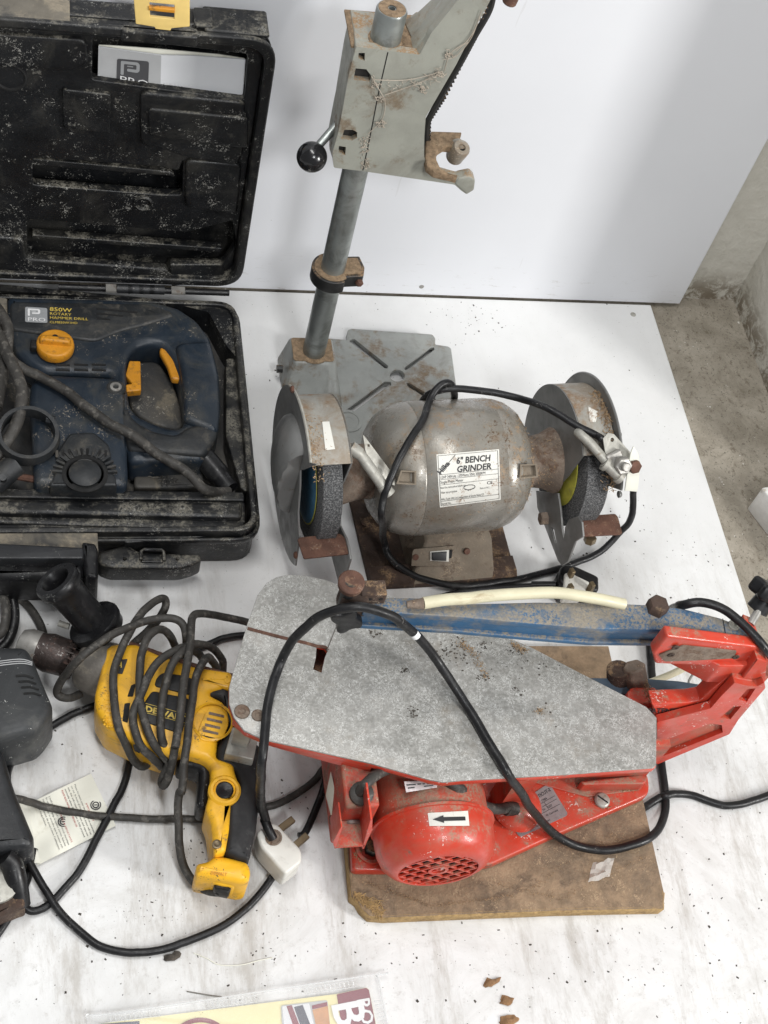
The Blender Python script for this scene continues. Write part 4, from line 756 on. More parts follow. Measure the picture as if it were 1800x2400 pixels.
for q in ((285, 240), (158, 580), (142, 965), (310, 1530)):
    y, z = PG(*z5(*q), -181); b = MB(); b.lathe([(4, 0), (3.8, 2.2), (2.4, 3.4)], G(-180, y, z), -gx, 12); b.build('screw', 'rust' if q[1] < 300 or q[1] > 1500 else 'gr2', sp_)
b = MB(); b.tube([G(-179, -96.5*math.cos(R_(a)), 115+96.5*math.sin(R_(a))) for a in range(62, 140, 6)], 1.6, 6); b.build('plate_lip', 'zinc', sp_, label='chipped bare metal lip')
rp = arc(97, 5, 300, 60)
rp = [(-97*math.cos(R_(a)), 115+97*math.sin(R_(a))) for a in range(33, 222, 4)]+[(10, 70), (-40, 125)]
rs_ = disc_part(161, 1.8, rp, 'gr2', 'side_plate', lab='side plate of the right wheel guard with dust caught along its rim')
b = MB(); b.tube([G(162, -97*math.cos(R_(a)), 115+97*math.sin(R_(a))) for a in range(33, 200, 6)], 1.5, 6); b.build('plate_lip', 'gr2', rs_)
for a in (28, 70, 115): b = MB(); b.lathe([(4, 0), (3.6, 2.5), (2.4, 3.6)], G(163, -90*math.cos(R_(a)), 115+90*math.sin(R_(a))), gx, 12); b.build('screw', 'gr2', rs_)
b = MB(); rr = random.Random(5)              # sawdust heaped in the corner between drum and plate
for _ in range(420):
    a = R_(rr.uniform(30, 112)); x = 160-abs(rr.gauss(0, 6)); r_ = 86.3+rr.random()*1.2+max(0, 8-(160-x))*.35*rr.random(); c_ = G(x, -r_*math.cos(a), 115+r_*math.sin(a)); d = Vector((rr.uniform(-1, 1), rr.uniform(-1, 1), rr.uniform(-1, 1))).normalized()*rr.uniform(.8, 2.2); b.tube([c_-d, c_+d], .35, 3, 0)
for _ in range(160):
    a = R_(rr.uniform(50, 100)); x = -176+abs(rr.gauss(0, 9)); r_ = 86.3+rr.random()*.6; c_ = G(x, -r_*math.cos(a), 115+r_*math.sin(a)); d = Vector((rr.uniform(-1, 1), rr.uniform(-1, 1), rr.uniform(-.4, .4))).normalized()*rr.uniform(.6, 1.6); b.tube([c_-d, c_+d], .3, 3, 0)
for _ in range(520):                         # crumbs stuck on motor
    a = R_(rr.choice((rr.uniform(20, 110), rr.uniform(0, 60)))); x = rr.choice((rr.uniform(-85, 75), rr.uniform(45, 80), rr.uniform(78, 118))); r_ = 74.2 if -50 < x < 42 else (73.5*math.sqrt(max(.15, 1-((abs(x)-46)/46)**2)) if x < 80 else 33)
    c_ = G(x, -r_*math.cos(a), 115+r_*math.sin(a)); d = Vector((rr.uniform(-1, 1), rr.uniform(-1, 1), rr.uniform(-.5, .5))).normalized()*rr.uniform(.5, 1.7); b.tube([c_-d, c_+d], .24, 3, 0)
b.build('sawdust_heap', 'sawcrumb', gr, kind='stuff')
# torn sticker bits on guards
for q, x in (([z5(515, 492), z5(570, 490), z5(615, 705), z5(540, 715)], -1), ([z6(1090, 440), z6(1165, 480), z6(1150, 560), z6(1105, 560)], 1)):
    b = MB(); decal(b, grid(1, 1, 6, 8), 1, 1, q, lambda a, c: PC(a, c, AXC, gx, 86.5)); b.build('sticker_remains', 'label', gr, label='white remains of a peeled sticker')
# tool rests
b = MB(); b.flat(98, 100.5, [z5(322, 1408), z5(345, 1392), z5(650, 1362), z5(690, 1395), z5(722, 1520), z5(372, 1558)], r=2, bevel=.6, zt=100); tr = b.build('tool_rest', 'rust', gr, label='rusty flat tool rest in front of the left wheel')
b = MB(); b.plate([PG(*z5(*q), -131) for q in ((615, 1180), (655, 1140), (655, 1300), (705, 1400), (725, 1475), (738, 1560), (715, 1640), (700, 1800), (650, 1760), (620, 1640), (590, 1530), (605, 1380))], 2.4, Matrix(((gy.x, 0, gx.x, G(-132, 0, 0).x), (gy.y, 0, gx.y, G(-132, 0, 0).y), (0, 1, 0, 0), (0, 0, 0, 1))), .5); b.build('rest_bracket', 'gr2', gr)
b = MB(); b.flat(96, 98.5, [z6(1000, 1305), z6(1040, 1292), z6(1300, 1275), z6(1322, 1300), z6(1355, 1425), z6(1340, 1435), z6(1050, 1450), z6(1020, 1380)], r=2, bevel=.6, zt=98); tr = b.build('tool_rest', 'rust', gr, label='rusty flat tool rest in front of the right wheel')
b = MB(); b.plate([[PG(*z6(*q), 122) for q in ((690, 1095), (860, 1115), (880, 1250), (892, 1400), (905, 1480), (915, 1380), (945, 1320), (1010, 1295), (1045, 1340), (1055, 1450), (995, 1490), (935, 1650), (890, 1678), (860, 1640), (760, 1380), (700, 1230))], [PG(*z6(*q), 122) for q in ((805, 1378), (830, 1400), (850, 1500), (838, 1505))], ], 2.4, Matrix(((gy.x, 0, gx.x, G(121, 0, 0).x), (gy.y, 0, gx.y, G(121, 0, 0).y), (0, 1, 0, 0), (0, 0, 0, 1))), .5); b.build('rest_bracket', 'gr2', gr)
b = MB(); hexbolt(b, PN(*z6(765, 1310), G(121, 0, 115), gx), -gx, 8, 8); b.build('bracket_bolt', 'neck', gr)
b = MB(); hexbolt(b, P(*z6(1110, 1455), 90), (0, -.3, -1), 7, 8); b.build('rest_bolt', 'brass', gr)
# eye shield holders
b = MB(); b.tube([P(*z5(735, 690), 190), P(*z5(800, 740), 186), P(*z5(860, 810), 180)], [7]*7+[6]*6, 12); b.tube([P(*z5(850, 800), 181), P(*z5(1030, 1050), 160)], 6, 14, 0); b.tube([P(*z5(985, 990), 165), P(*z5(1040, 1060), 159)], 6.8, 14, 0); b.build('shield_rod', 'zinc', gr, kind=None)
nb = Vector((.75, -.2, .6)).normalized()
def plane_plate(mb, pxs, o, n, t, holes=(), bevel=.4):
    n = Vector(n).normalized(); fr = frame(o, Vector((0, 0, 1)).cross(n) if abs(n.z) < .99 else (1, 0, 0), z=n); inv = fr.inverted()
    f_ = lambda L_: [((inv @ PN(*q, o, n)).x, (inv @ PN(*q, o, n)).y) for q in L_]
    mb.plate([f_(pxs)]+[f_(h) for h in holes], t, fr, bevel)
b = MB(); plane_plate(b, [z5(825, 592), z5(852, 622), z5(1078, 925), z5(1072, 990), z5(1010, 965), z5(905, 850), z5(845, 720)], P(*z5(960, 830), 172), (.35, -.5, .8), 1.6, [[z5(*q) for q in ((862, 665), (880, 672), (878, 690), (862, 685))], [z5(*q) for q in ((1030, 900), (1045, 910), (1042, 930), (1028, 918))]]); b.build('shield_bracket', 'zinc', gr)
b = MB(); b.tube([PC(*z6(q[0], q[1]), AXC, gx, q[2]) for q in ((1010, 640, 90), (1040, 668, 96), (1110, 730, 99), (1225, 865, 104))], 5, 12); b.tube([PC(*z6(1215, 870), AXC, gx, 104), PC(*z6(1340, 990), AXC, gx, 108)], 6.4, 14, 0); b.build('shield_rod', 'zinc', gr)
b = MB(); b.tube([PC(*z6(1212, 878), AXC, gx, 104), PC(*z6(1238, 896), AXC, gx, 104.5)], 8, 12, 0); b.tube([PC(*z6(1320, 978), AXC, gx, 107.5), PC(*z6(1348, 1000), AXC, gx, 108)], 7.6, 12, 0); b.build('rod_collar', 'zinc', gr)
b = MB(); plane_plate(b, [z6(1200, 690), z6(1240, 645), z6(1285, 655), z6(1425, 810), z6(1388, 968), z6(1340, 950), z6(1240, 850), z6(1215, 790)], PC(*z6(1310, 800), AXC, gx, 100), (.1, -.55, .83), 1.8, [[z6(1272+14*math.cos(a*.6), 700+16*math.sin(a*.6)) for a in range(10)]]); b.build('shield_bracket', 'zinc', gr)
b = MB(); hexbolt(b, PC(*z6(1342, 892), AXC, gx, 108), (.1, -.75, .65), 10, 9); nt = b.build('nut', 'steel', gr); b = MB(); b.lathe([(5, 0), (5, 13), (4, 14)], PC(*z6(1342, 892), AXC, gx, 108), (.1, -.75, .65), 14); b.build('bolt_end', 'steel', nt)
b = MB(); b.box((0, 0, 0), (20, 16, 10), frame(PC(*z6(1290, 850), AXC, gx, 104), (1, .6, 0), z=(.1, -.6, .8))); b.build('rod_clamp', 'steel', gr, bevel=2)
b = MB(); plane_plate(b, [z6(1437, 748), z6(1475, 800), z6(1488, 900), z6(1475, 1050), z6(1465, 1100), z6(1370, 1092), z6(1385, 980), z6(1400, 880), z6(1415, 800)], PC(*z6(1430, 920), AXC, gx, 105), (.2, -.8, .55), 1.6); b.build('eye_shield', 'shield', gr)
b = MB(); hexbolt(b, PC(*z6(1445, 905), AXC, gx, 108), (.2, -.8, .55), 7.5, 5); b.build('shield_nut', 'rust', gr)
# base
b = MB(); b.plate(rnd([(-88, -83), (87, -89), (91, 70), (-88, 70)], 4), 6, Matrix(((gx.x, gy.x, 0, GO.x), (gx.y, gy.y, 0, GO.y), (0, 0, 1, .3), (0, 0, 0, 1))), .6)
b.add([G(x, y, z) for x, y, z in ((-88, -83, 6), (87, -89, 6), (87, -80, 14), (-88, -76, 14))]+[G(x, y, z) for x, y, z in ((-88, -60, 6), (87, -60, 6), (87, -60, 14), (-88, -60, 14))], [(0, 1, 2, 3), (7, 6, 5, 4), (3, 2, 6, 7), (0, 3, 7, 4), (1, 5, 6, 2)])
b.build('base_plate', 'rustdark', gr, bevel=1)
b = MB(); hv = [G(x, y, z) for x, y, z in ((-40, -84, 6.5), (60, -87, 6.5), (56, -52, 44), (-22, -50, 44), (-40, 40, 6.5), (60, 40, 6.5), (40, 30, 60), (-30, 30, 60))]
b.add(hv, [(0, 1, 2, 3), (3, 2, 6, 7), (0, 3, 7, 4), (1, 5, 6, 2), (4, 7, 6, 5)]); b.build('switch_housing', 'dustbase', gr, bevel=3)
ho = hv[0].lerp(hv[2], .5); hn = (hv[1]-hv[0]).cross(hv[3]-hv[0]).normalized()
b = MB(); plane_plate(b, [z5(1228, 1480), z5(1540, 1452), z5(1542, 1585), z5(1530, 1612), z5(1205, 1612), z5(1215, 1500)], ho+hn*.6, hn, 1.6); swp = b.build('switch_plate', 'dustbase', gr)
b = MB(); plane_plate(b, [z5(1352, 1500), z5(1500, 1488), z5(1498, 1580), z5(1352, 1572)], ho+hn*2.2, hn, 1.0); sw = b.build('switch_bezel', 'label', swp)
b = MB(); plane_plate(b, [z5(1365, 1508), z5(1480, 1500), z5(1475, 1572), z5(1365, 1568)], ho+hn*3.2, hn, 3, bevel=1); b.build('rocker', 'black', swp)
b = MB(); plane_plate(b, [z5(1505, 1488), z5(1527, 1486), z5(1520, 1550), z5(1495, 1556)], ho+hn*2.4, hn, .6, bevel=0); b.build('switch_slot', 'dark', swp)
for q in ((1240, 1545), (1640, 1500)): b = MB(); b.lathe([(4, 0), (3.4, 1.8), (1, 2)], PN(*z5(*q), ho+hn*1.5, hn), hn, 12); b.build('screw', 'rust', swp)
b = MB(); b.lathe([(6, 0), (6, 2), (3, 2.4)], P(*z5(850, 1280), 7), (0, 0, 1), 6); b.build('base_bolt', 'rustdark', gr)
# maker's label wrapped round the motor
ql = [z5(1403, 747), z6(397, 772), z6(410, 1165), z5(1430, 1160)]
sm = onmotor(.4); b = MB(); decal(b, grid(300, 260, 24, 16), 300, 260, ql, sm); lb = b.build('makers_label', 'label', gr, sharp=80)
si = onmotor(.75)
def dl(items, m, name, parent, w, h, quad, surf): b = MB(); [decal(b, subdiv(it, w/12), w, h, quad, surf) for it in items]; return b.build(name, m, parent, sharp=80)
it = [tx('6" BENCH', 92, 205, 44, bold=.028, shear=.15, sx=.85), tx('GRINDER', 92, 163, 43, bold=.028, shear=.15, sx=.92)]
hk = text_mesh('Hilka', 34, bold=.035); a_ = R_(46); it.append(([Vector((14+v.x*math.cos(a_)-v.y*math.sin(a_), 158+v.x*math.sin(a_)+v.y*math.cos(a_), 0)) for v in hk[0]], hk[1]))
for t_, y, sz, sx_ in (('1/2HP 240Volts ~370Watts 50Hz 3000RPM', 139, 20, .62), ('Single Phase Motor', 115, 20, .72), ('Read the instructions before use', 90, 15, .62), ('Wear eye protection', 66, 15, .62), ('Made in P.R.C', 66, 12, .7), ('Hilka Tools (UK) Ltd. Independent of Goods Name KT', 33, 15, .62), ('Serial No.', 11, 15, .8)):
    it.append(tx(t_, 10 if 'Made' not in t_ else 200, y, sz, sx=sx_))
it.append(tx('CE', 235, 86, 22, sx=1.1, bold=.01))
dl(it, 'ink', 'lettering', lb, 300, 260, ql, si)
ln = [rect(6, y, 294, y+1.6) for y in (158, 134, 108, 28, 6, 252)]+[rect(6, 6, 8, 253), rect(292, 6, 294, 253)]
def seg(x0, y0, x1, y1, w_=1.8):
    d = Vector((x1-x0, y1-y0)).normalized()*w_/2; n_ = (-d.y, d.x); return [(x0+n_[0], y0+n_[1], 0), (x1+n_[0], y1+n_[1], 0), (x1-n_[0], y1-n_[1], 0), (x0-n_[0], y0-n_[1], 0)], [(0, 1, 2, 3)]
ln += [seg(8, 162, 90, 250, 2.6)]
for k in range(16):
    a, c = R_(k*22.5), R_(k*22.5+22.5); ln.append(seg(150+28*math.cos(a), 82+12*math.sin(a), 150+28*math.cos(c), 82+12*math.sin(c), 3))
ln += [seg(130, 76, 146, 66, 3), seg(150, 68, 172, 76, 3)]
dl([(lambda l: (l[0], l[1]))(l) for l in ln], 'ink', 'ruled_lines', lb, 300, 260, ql, si)
# cord over the motor
oc = lambda x, y, r=79: PC(x, y, AXC, gx, r)
cpts = [P(992, 935, 150), P(1010, 915, 172), P(1040, 908, 186), oc(1075, 909, 81)+Vector((0, 6, 2))]
cpts = [P(980, 960, 130), P(995, 932, 165), P(1022, 917, 183), P(*z6(40, 302), 189), P(*z6(300, 322), 188), P(*z6(550, 372), 190), PC(*z6(700, 420), AXC, gx, 90), PC(*z6(850, 495), AXC, gx, 92), PC(*z6(1000, 585), AXC, gx, 92), PC(*z6(1150, 660), AXC, gx, 94), PC(1414, 1032, AXC, gx, 97), P(1447, 1066, 150), P(1475, 1110, 118), P(1485, 1151, 90), P(1481, 1212, 55), P(1451, 1251, 26), P(1397, 1299, 7), P(1321, 1329, 5), P(1231, 1353, 5), P(1140, 1368, 6), P(1082, 1373, 8), P(1022, 1364, 10), P(962, 1346, 14), P(916, 1310, 26), P(901, 1268, 42)]
b = MB(); b.tube(cpts+[oc(896, 1217, 80), oc(900, 1171), oc(913, 1126), oc(937, 1072), oc(962, 1027), oc(988, 988), oc(1006, 945, 79.5), P(1024, 912, 193), P(1045, 897, 196), P(1060, 904, 188), P(1066, 930, 160), P(1066, 960, 110)], 4.0, 12); b.build('power_cord', 'cord', gr)
b = MB(); b.tube([P(x, y, z) for x, y, z in ((1000, 1412, 5), (1040, 1398, 5), (1100, 1385, 5), (1170, 1378, 5), (1246, 1374, 8), (1290, 1372, 14), (1320, 1370, 18))], 3.9, 12); b.build('plug_cord', 'cord', gr)
pg = thing('mains_plug', 'black and white moulded plug lying behind the blue saw arm', 'plug', P(1350, 1375, 0))
b = MB(); b.flat(2, 34, [z6(830, 1830), z6(850, 1735), z6(880, 1712), z6(950, 1718), z6(1110, 1790), z6(1145, 1810), z6(1148, 1920), z6(900, 1930)], r=5, bevel=4, zt=20); b.build('plug_body', 'blackclean', pg)
b = MB(); b.flat(20, 37, [z6(900, 1745), z6(940, 1738), z6(1100, 1815), z6(1040, 1925), z6(895, 1925)], r=3, bevel=2, zt=34); b.build('plug_face', 'whitepl', pg)
for q in ((955, 1745), (945, 1865), (1110, 1850)): p = P(*z6(*q), 40); b = MB(); b.box((0, 0, 0), (5, 7, 16), frame(p, (1, .3, 0), z=(0, .1, 1))); b.build('plug_pin', 'brass', pg, bevel=.6)
b = MB(); b.tube([P(*z6(650, 1835), 10), P(*z6(840, 1835), 20)], 5.6, 12, 0); b.build('strain_relief', 'blackclean', pg)
# ================================================================== SCROLL SAW
sw_ = thing('scroll_saw', 'red scroll saw with blue arm and speckled grey table, bolted to a brown board', 'scroll saw', (30, -350, 0))
def L3(p): return [l3(*q) for q in p]
def L4(p): return [l4(*q) for q in p]
def L5(p): return [l5(*q) for q in p]
def L6(p): return [l6(*q) for q in p]
# MDF board
bp = [(740, 1511), (1427, 1513), (1557, 2090), (1556, 2128), (1300, 2133), (1150, 2139), (905, 2149), (868, 2146), (848, 2128), (838, 2110), (824, 2100), (812, 1960)]
pl = [P(*q, 18) for q in bp]; b = MB(); b.plate([[(p.x, p.y) for p in pl]], 16.5, Matrix.Translation((0, 0, .5)), .8)
bo = b.build('base_board', 'mdf', sw_)
b = MB(); rs = random.Random(9); ns = len(pl)   # rough pale sides of the board
vs = []; fs = []; edge = [P(*q, 18) for q in ((1557, 2090), (1556, 2128), (1430, 2130), (1300, 2133), (1150, 2139), (1000, 2145), (905, 2149), (868, 2146), (848, 2128), (838, 2110), (824, 2100), (812, 1960))]
dense = []
for i in range(len(edge)-1):
    n_ = max(2, int((edge[i+1]-edge[i]).length/4))
    dense += [edge[i].lerp(edge[i+1], k/n_) for k in range(n_)]
ctr = Vector((70, -330, 0))
for p in dense:
    o_ = (Vector((p.x, p.y, 0))-ctr).normalized(); j = rs.random()
    vs += [Vector((p.x, p.y, 17.1))-o_*(1.5+rs.random()), Vector((p.x, p.y, 16.5-rs.random()*1.5))+o_*(.5+rs.random()*.9), Vector((p.x, p.y, 7))+o_*(.6+rs.random()), Vector((p.x, p.y, .2))+o_*.4]
for i in range(len(dense)-1): fs += [(i*4+j, i*4+j+1, i*4+5+j, i*4+4+j) for j in range(3)]
b.add(vs, fs); b.build('board_edge', 'mdfedge', bo, sharp=180, label='pale frayed cut edge of the board')
b = MB()
for _ in range(330):                         # torn fibres at the broken corner
    u, v = rs.random(), rs.random(); q = l5(335+u*200+v*10, 1075+v*120*(.3+u)+u*60); p = P(q[0], q[1], 17.5-rs.random()*1); a = rs.gauss(.9, .7); L_ = rs.uniform(1.5, 5); b.tube([p, p+Vector((math.cos(a)*L_, -math.sin(a)*L_, rs.uniform(-.3, 1.2)))], .4, 4, 0)
b.build('torn_fibres', 'mdfedge', bo, kind='stuff')
ft = L5([(318, 735), (325, 905), (350, 921), (545, 924), (1320, 882)])+L6([(350, 572), (880, 345), (930, 318), (940, 270), (930, 200), (905, 170), (100, 120)])+L5([(330, 560)])
b = MB(); b.flat(18, 31, ft, r=5, bevel=2.5); b.build('foot_casting', 'red', sw_)
b = MB(); b.flat(31, 33, L6([(200, 230), (880, 190), (910, 250), (880, 290), (560, 330), (450, 300)]), r=4, bevel=.8); b.build('foot_ledge', 'reddust', sw_)
b = MB(); b.flat(33, 50, L6([(520, 235), (880, 195), (925, 190), (925, 235), (905, 252), (540, 258)]), r=2, bevel=2); b.flat(45, 120, L6([(520, 195), (700, 150), (920, 150), (925, 195)]), zt=52); b.build('cast_rib', 'reddust', sw_)
p = P(*l6(650, 352), 33); b = MB(); b.lathe([(8.2, -1), (8.2, 1.2), (7, 2.6), (6, 3)], p, (0, 0, 1), 30); sc = b.build('screw', 'zinc', sw_, label='large slotted grey screw in the red foot')
b = MB(); b.box((0, 0, 0), (12.5, 1.6, .5), frame(p+Vector((0, 0, 3.1)), (1, -.9, 0), z=(0, 0, 1))); b.build('slot', 'dark', sc)
b = MB(); b.lathe([(16, 0), (16, 4), (13, 4.4), (12, 1)], P(*l5(460, 765), 31), (0, 0, 1), 26, cap=False); b.build('bolt_recess', 'red', sw_)
b = MB(); hexbolt(b, P(*l5(465, 765), 32), (0, 0, 1), 8.5, 9); b.build('foot_bolt', 'ironblack', sw_)
# motor
MC = P(*l5(945, 925), 95); ma = Vector((.02, 1, 0)).normalized()
b = MB(); b.lathe([(37.5, 6), (37.5, 0), (39, -.5), (46, 3), (52.5, 10), (56, 20), (57, 32), (57, 41)], MC, ma, 72, cap=False); sh_ = b.build('fan_shroud', 'red', sw_, sharp=60)
b = MB(); b.lathe([(57, 41), (59, 41.5), (59, 44), (56, 44.6)], MC, ma, 72, cap=False); b.build('shroud_rim', 'red', sw_)
b = MB(); b.lathe([(54, 42), (54, 150)], MC, ma, 64); b.build('motor_body', 'reddust', sw_)
b = MB(); b.lathe([(37, 14), (.1, 14.01)], MC, ma, 48, cap=False); b.build('fan_hollow', 'dark', sh_)
mx = ma.cross(Vector((0, 0, 1))).normalized()   # grille bars
gfr = Matrix(((mx.x, 0, ma.x, MC.x), (mx.y, 0, ma.y, MC.y), (0, 1, 0, MC.z), (0, 0, 0, 1)))
for ang in (38, -38):
    for k in range(-3, 4):
        d = k*10.9; hl = math.sqrt(max(37.6**2-d*d, 1)); b = MB(); b.box((0, 0, 0), (hl*2, 2.1, 2.4), gfr @ Matrix.Rotation(R_(ang), 4, 'Z') @ Matrix.Translation((0, d, 1.6 if ang > 0 else 2.2))); b.build('grille_bar', 'red', sh_, bevel=.5)
b = MB(); b.lathe([(9.5, 4), (9.5, 0), (6.5, 0), (6.5, 4)], MC, ma, 28, cap=False); b.lathe([(6.5, 3), (.1, 3)], MC, ma, 28, cap=False); b.build('grille_hub', 'red', sh_)
qa = L5([(868, 508), (1158, 492), (1168, 600), (880, 602)])
mcy = lambda off: (lambda x, y: PC(x, y, MC, ma, 57+off))
b = MB(); decal(b, grid(1, 1, 12, 6), 1, 1, qa, mcy(.35)); ar = b.build('arrow_sticker', 'label', sh_, sharp=80)
b = MB(); decal(b, subdiv(curve_mesh([[(10, 50), (38, 78), (38, 64), (92, 62), (92, 36), (38, 36), (38, 22)]], 0), 8), 100, 100, qa, mcy(.9)); b.build('arrow', 'ink', ar, sharp=80)
b = MB(); plane_plate(b, L5([(695, 280), (930, 275), (935, 325), (710, 362)]), P(*l5(800, 300), 151), (0, -.35, 1), .6); b.build('rating_plate', 'alulabel', sw_)
b = MB(); decal(b, merge(*[rect(x, y, x+w_, y+14) for x, y, w_ in ((5, 60, 30), (40, 62, 12), (56, 60, 8), (70, 58, 20), (8, 30, 22), (60, 30, 30))]), 100, 100, L5([(700, 282), (930, 277), (930, 325), (712, 360)]), lambda x, y: PN(x, y, P(*l5(800, 300), 151.9), Vector((0, -.35, 1)))); b.build('rating_print', 'ink', sw_)
# switch box at front left
b = MB(); b.add([Vector(v) for v in ((-136, -424, 52), (-118, -428, 50), (-112, -330, 50), (-134, -330, 50), (-128, -398, 158), (-84, -400, 158), (-84, -330, 158), (-130, -330, 158))], [(0, 1, 2, 3), (4, 7, 6, 5), (0, 4, 5, 1), (1, 5, 6, 2), (2, 6, 7, 3), (3, 7, 4, 0)])
b2 = MB()
bx = [PY(*l5(*q), -428) for q in ((235, 480), (420, 480), (395, 735), (190, 735), (150, 640))]
b = MB(); x0, x1 = P(*l5(215, 500), 110).x, P(*l5(455, 500), 110).x
b.box(((x0+x1)/2, -375, 106), (x1-x0, 92, 90)); sb = b.build('switch_box', 'reddust', sw_, bevel=3, seg=3)
yq = -421.5
b = MB(); b.wall(yq-24, yq-1, L5([(240, 575), (250, 578), (205, 735), (192, 735), (180, 690)]), bevel=.4, yt=yq-20); b.build('switch_guard_fin', 'red', sb)
b = MB(); b.wall(yq-24, yq+10, L5([(452, 520), (466, 522), (465, 600), (405, 738), (392, 735)]), bevel=.4, yt=yq-20); b.build('switch_guard_fin', 'red', sb)
b = MB(); a_, c_ = PY(*l5(200, 733), yq-20), PY(*l5(400, 733), yq-20); b.box(((a_.x+c_.x)/2, yq-12, a_.z+2), (c_.x-a_.x, 24, 3)); b.build('switch_guard_floor', 'reddust', sb)
p = PY(*l5(318, 590), yq); b = MB(); b.lathe([(11, 0), (11, 3), (8, 4), (7, 2)], p, (0, -1, 0), 24, cap=False); b.lathe([(5, 0), (5, 16), (3, 18)], p, (0, -1, -.2), 14); b.build('toggle_switch', 'steel', sb)
b = MB(); b.lathe([(4.5, 0), (4.5, 3)], Vector((x0-.5, -408, 90)), (-1, 0, 0), 10); b.build('screw', 'rust', sb)
b = MB(); plane_plate(b, L5([(172, 210), (205, 370), (178, 545), (136, 380)]), (x0-.8, -380, 110), (-1, -.25, 0.15), .4); b.build('paper_sticker', 'paper', sb, label='white diamond sticker on the box side')
b = MB(); b.lathe([(11, 0), (11, 6), (8, 8), (6, 8)], P(*l5(385, 375), 151), (0, -.2, 1), 20); b.tube([P(*l5(385, 385), 150), P(*l5(385, 350), 160), P(*l5(420, 300), 166), P(*l5(500, 232), 160), P(*l5(600, 180), 150)], 5, 10); b.build('switch_cable', 'cordgrey', sw_)
b = MB(); b.tube([P(*l5(*q), z) for q, z in (((1000, 270), 150), ((1080, 320), 148), ((1180, 400), 120), ((1270, 460), 85), ((1370, 480), 66), ((1450, 470), 58))], 5.4, 10); b.build('motor_cable', 'cordgrey', sw_)
b = MB(); b.lathe([(26, 0), (25, 9), (20, 17), (12, 22), (3, 23)], P(*l5(1500, 480), 33), (.15, .1, 1), 32); b.build('cable_cover', 'red', sw_)
b = MB(); b.tube([P(*l5(1430, 478), 58), P(*l5(1500, 478), 53)], 7, 10, 0); b.build('cable_clamp', 'cordgrey', sw_)
b = MB(); b.flat(33, 130, L5([(1360, 290), (1550, 270), (1560, 420), (1480, 415), (1400, 440)]), zt=60, bevel=1.5); b.build('motor_bracket', 'reddust', sw_)
# aluminium plate on the foot
qn = L6([(55, 428), (330, 246), (448, 440), (150, 578)]); b = MB(); b.flat(31, 31.7, qn, r=4, zt=31.7); npl = b.build('name_plate', 'alulabel', sw_)
sn = lambda off: (lambda x, y: P(x, y, 31.7+off)); it = [tx('MULTICUT-2', 168, 128, 22, bold=.012, sx=.95), tx('Typ  1984', 175, 104, 17), tx('Masch.-Nr.', 26, 92, 17, bold=.01), tx('Nr.  3207', 190, 66, 15), tx('Gebr. Hegner', 34, 34, 20, bold=.012), tx('D-7730 V.-Schwenningen', 45, 12, 15), tx('W.-Germany', 190, 36, 14)]
dl(it, 'ink', 'lettering', npl, 300, 160, qn, sn(.25))
dl([rect(150, y, 290, y+1.4) for y in (58, 84, 100)]+[rect(150, 58, 151.5, 100), rect(220, 58, 221.5, 100)], 'ink', 'ruled_lines', npl, 300, 160, qn, sn(.25))
# table
tb = [(677, 1346), (716, 1349), (760, 1358), (800, 1372), (981, 1412), (1100, 1445), (1154, 1478), (1245, 1517), (1350, 1572), (1514, 1656), (1539, 1682), (1538, 1793), (1532, 1799), (1323, 1815), (1080, 1829), (1039, 1833), (1010, 1828), (870, 1789), (628, 1735), (607, 1728), (572, 1712), (548, 1681), (537, 1650), (537, 1610), (555, 1545), (579, 1464), (604, 1394), (625, 1366), (649, 1352)]
slot = L3([(635, 622), (645, 610), (690, 618), (708, 645), (690, 690), (668, 790), (612, 768), (630, 690)])
b = MB(); b.flat(167.4, 170, tb, bevel=.5, holes=[slot]); tbl = b.build('table', 'table', sw_)
b = MB(); b.flat(160, 167.2, [(x, y+3) for x, y in tb], zt=167.2, bevel=1, holes=[slot]); b.build('table_frame', 'red', sw_)
b = MB(); b.flat(146, 160, L3([(75, 1105), (160, 1180), (300, 1240), (620, 1330), (1000, 1435), (980, 1300), (300, 1000), (100, 950)]), zt=158, bevel=1.5); b.build('table_web', 'red', sw_)
b = MB(); b.tube([P(*l3(x, y), 170.2) for x, y in ((172, 495), (400, 555), (560, 592), (640, 615), (690, 620), (708, 640))], 1.7, 6, 4); b.build('blade_slot', 'rust', tbl, label='rusty blade slot crossing the table')
b = MB(); b.tube([P(*l3(x, y), 170.1) for x, y in ((706, 640), (765, 485))], .5, 4, 0); b.build('scribed_line', 'dark', tbl)
b = MB(); b.flat(140, 141, L3([(600, 600), (730, 600), (730, 820), (590, 820)]), zt=150); b.build('table_backing', 'rustdark', tbl)
for q, r_ in (((135, 1053), 7.2), ((242, 1078), 6)):
    b = MB(); p = P(*l3(*q), 170); b.lathe([(r_, 0), (r_, .5), (r_*.9, 1.4), (r_*.45, 1.5), (r_*.35, .7), (.1, .7)], p, (0, 0, 1), 24, cap=False); b.build('screw', 'neck', tbl)
b = MB(); rs = random.Random(12)             # black crumbs and dust on the table
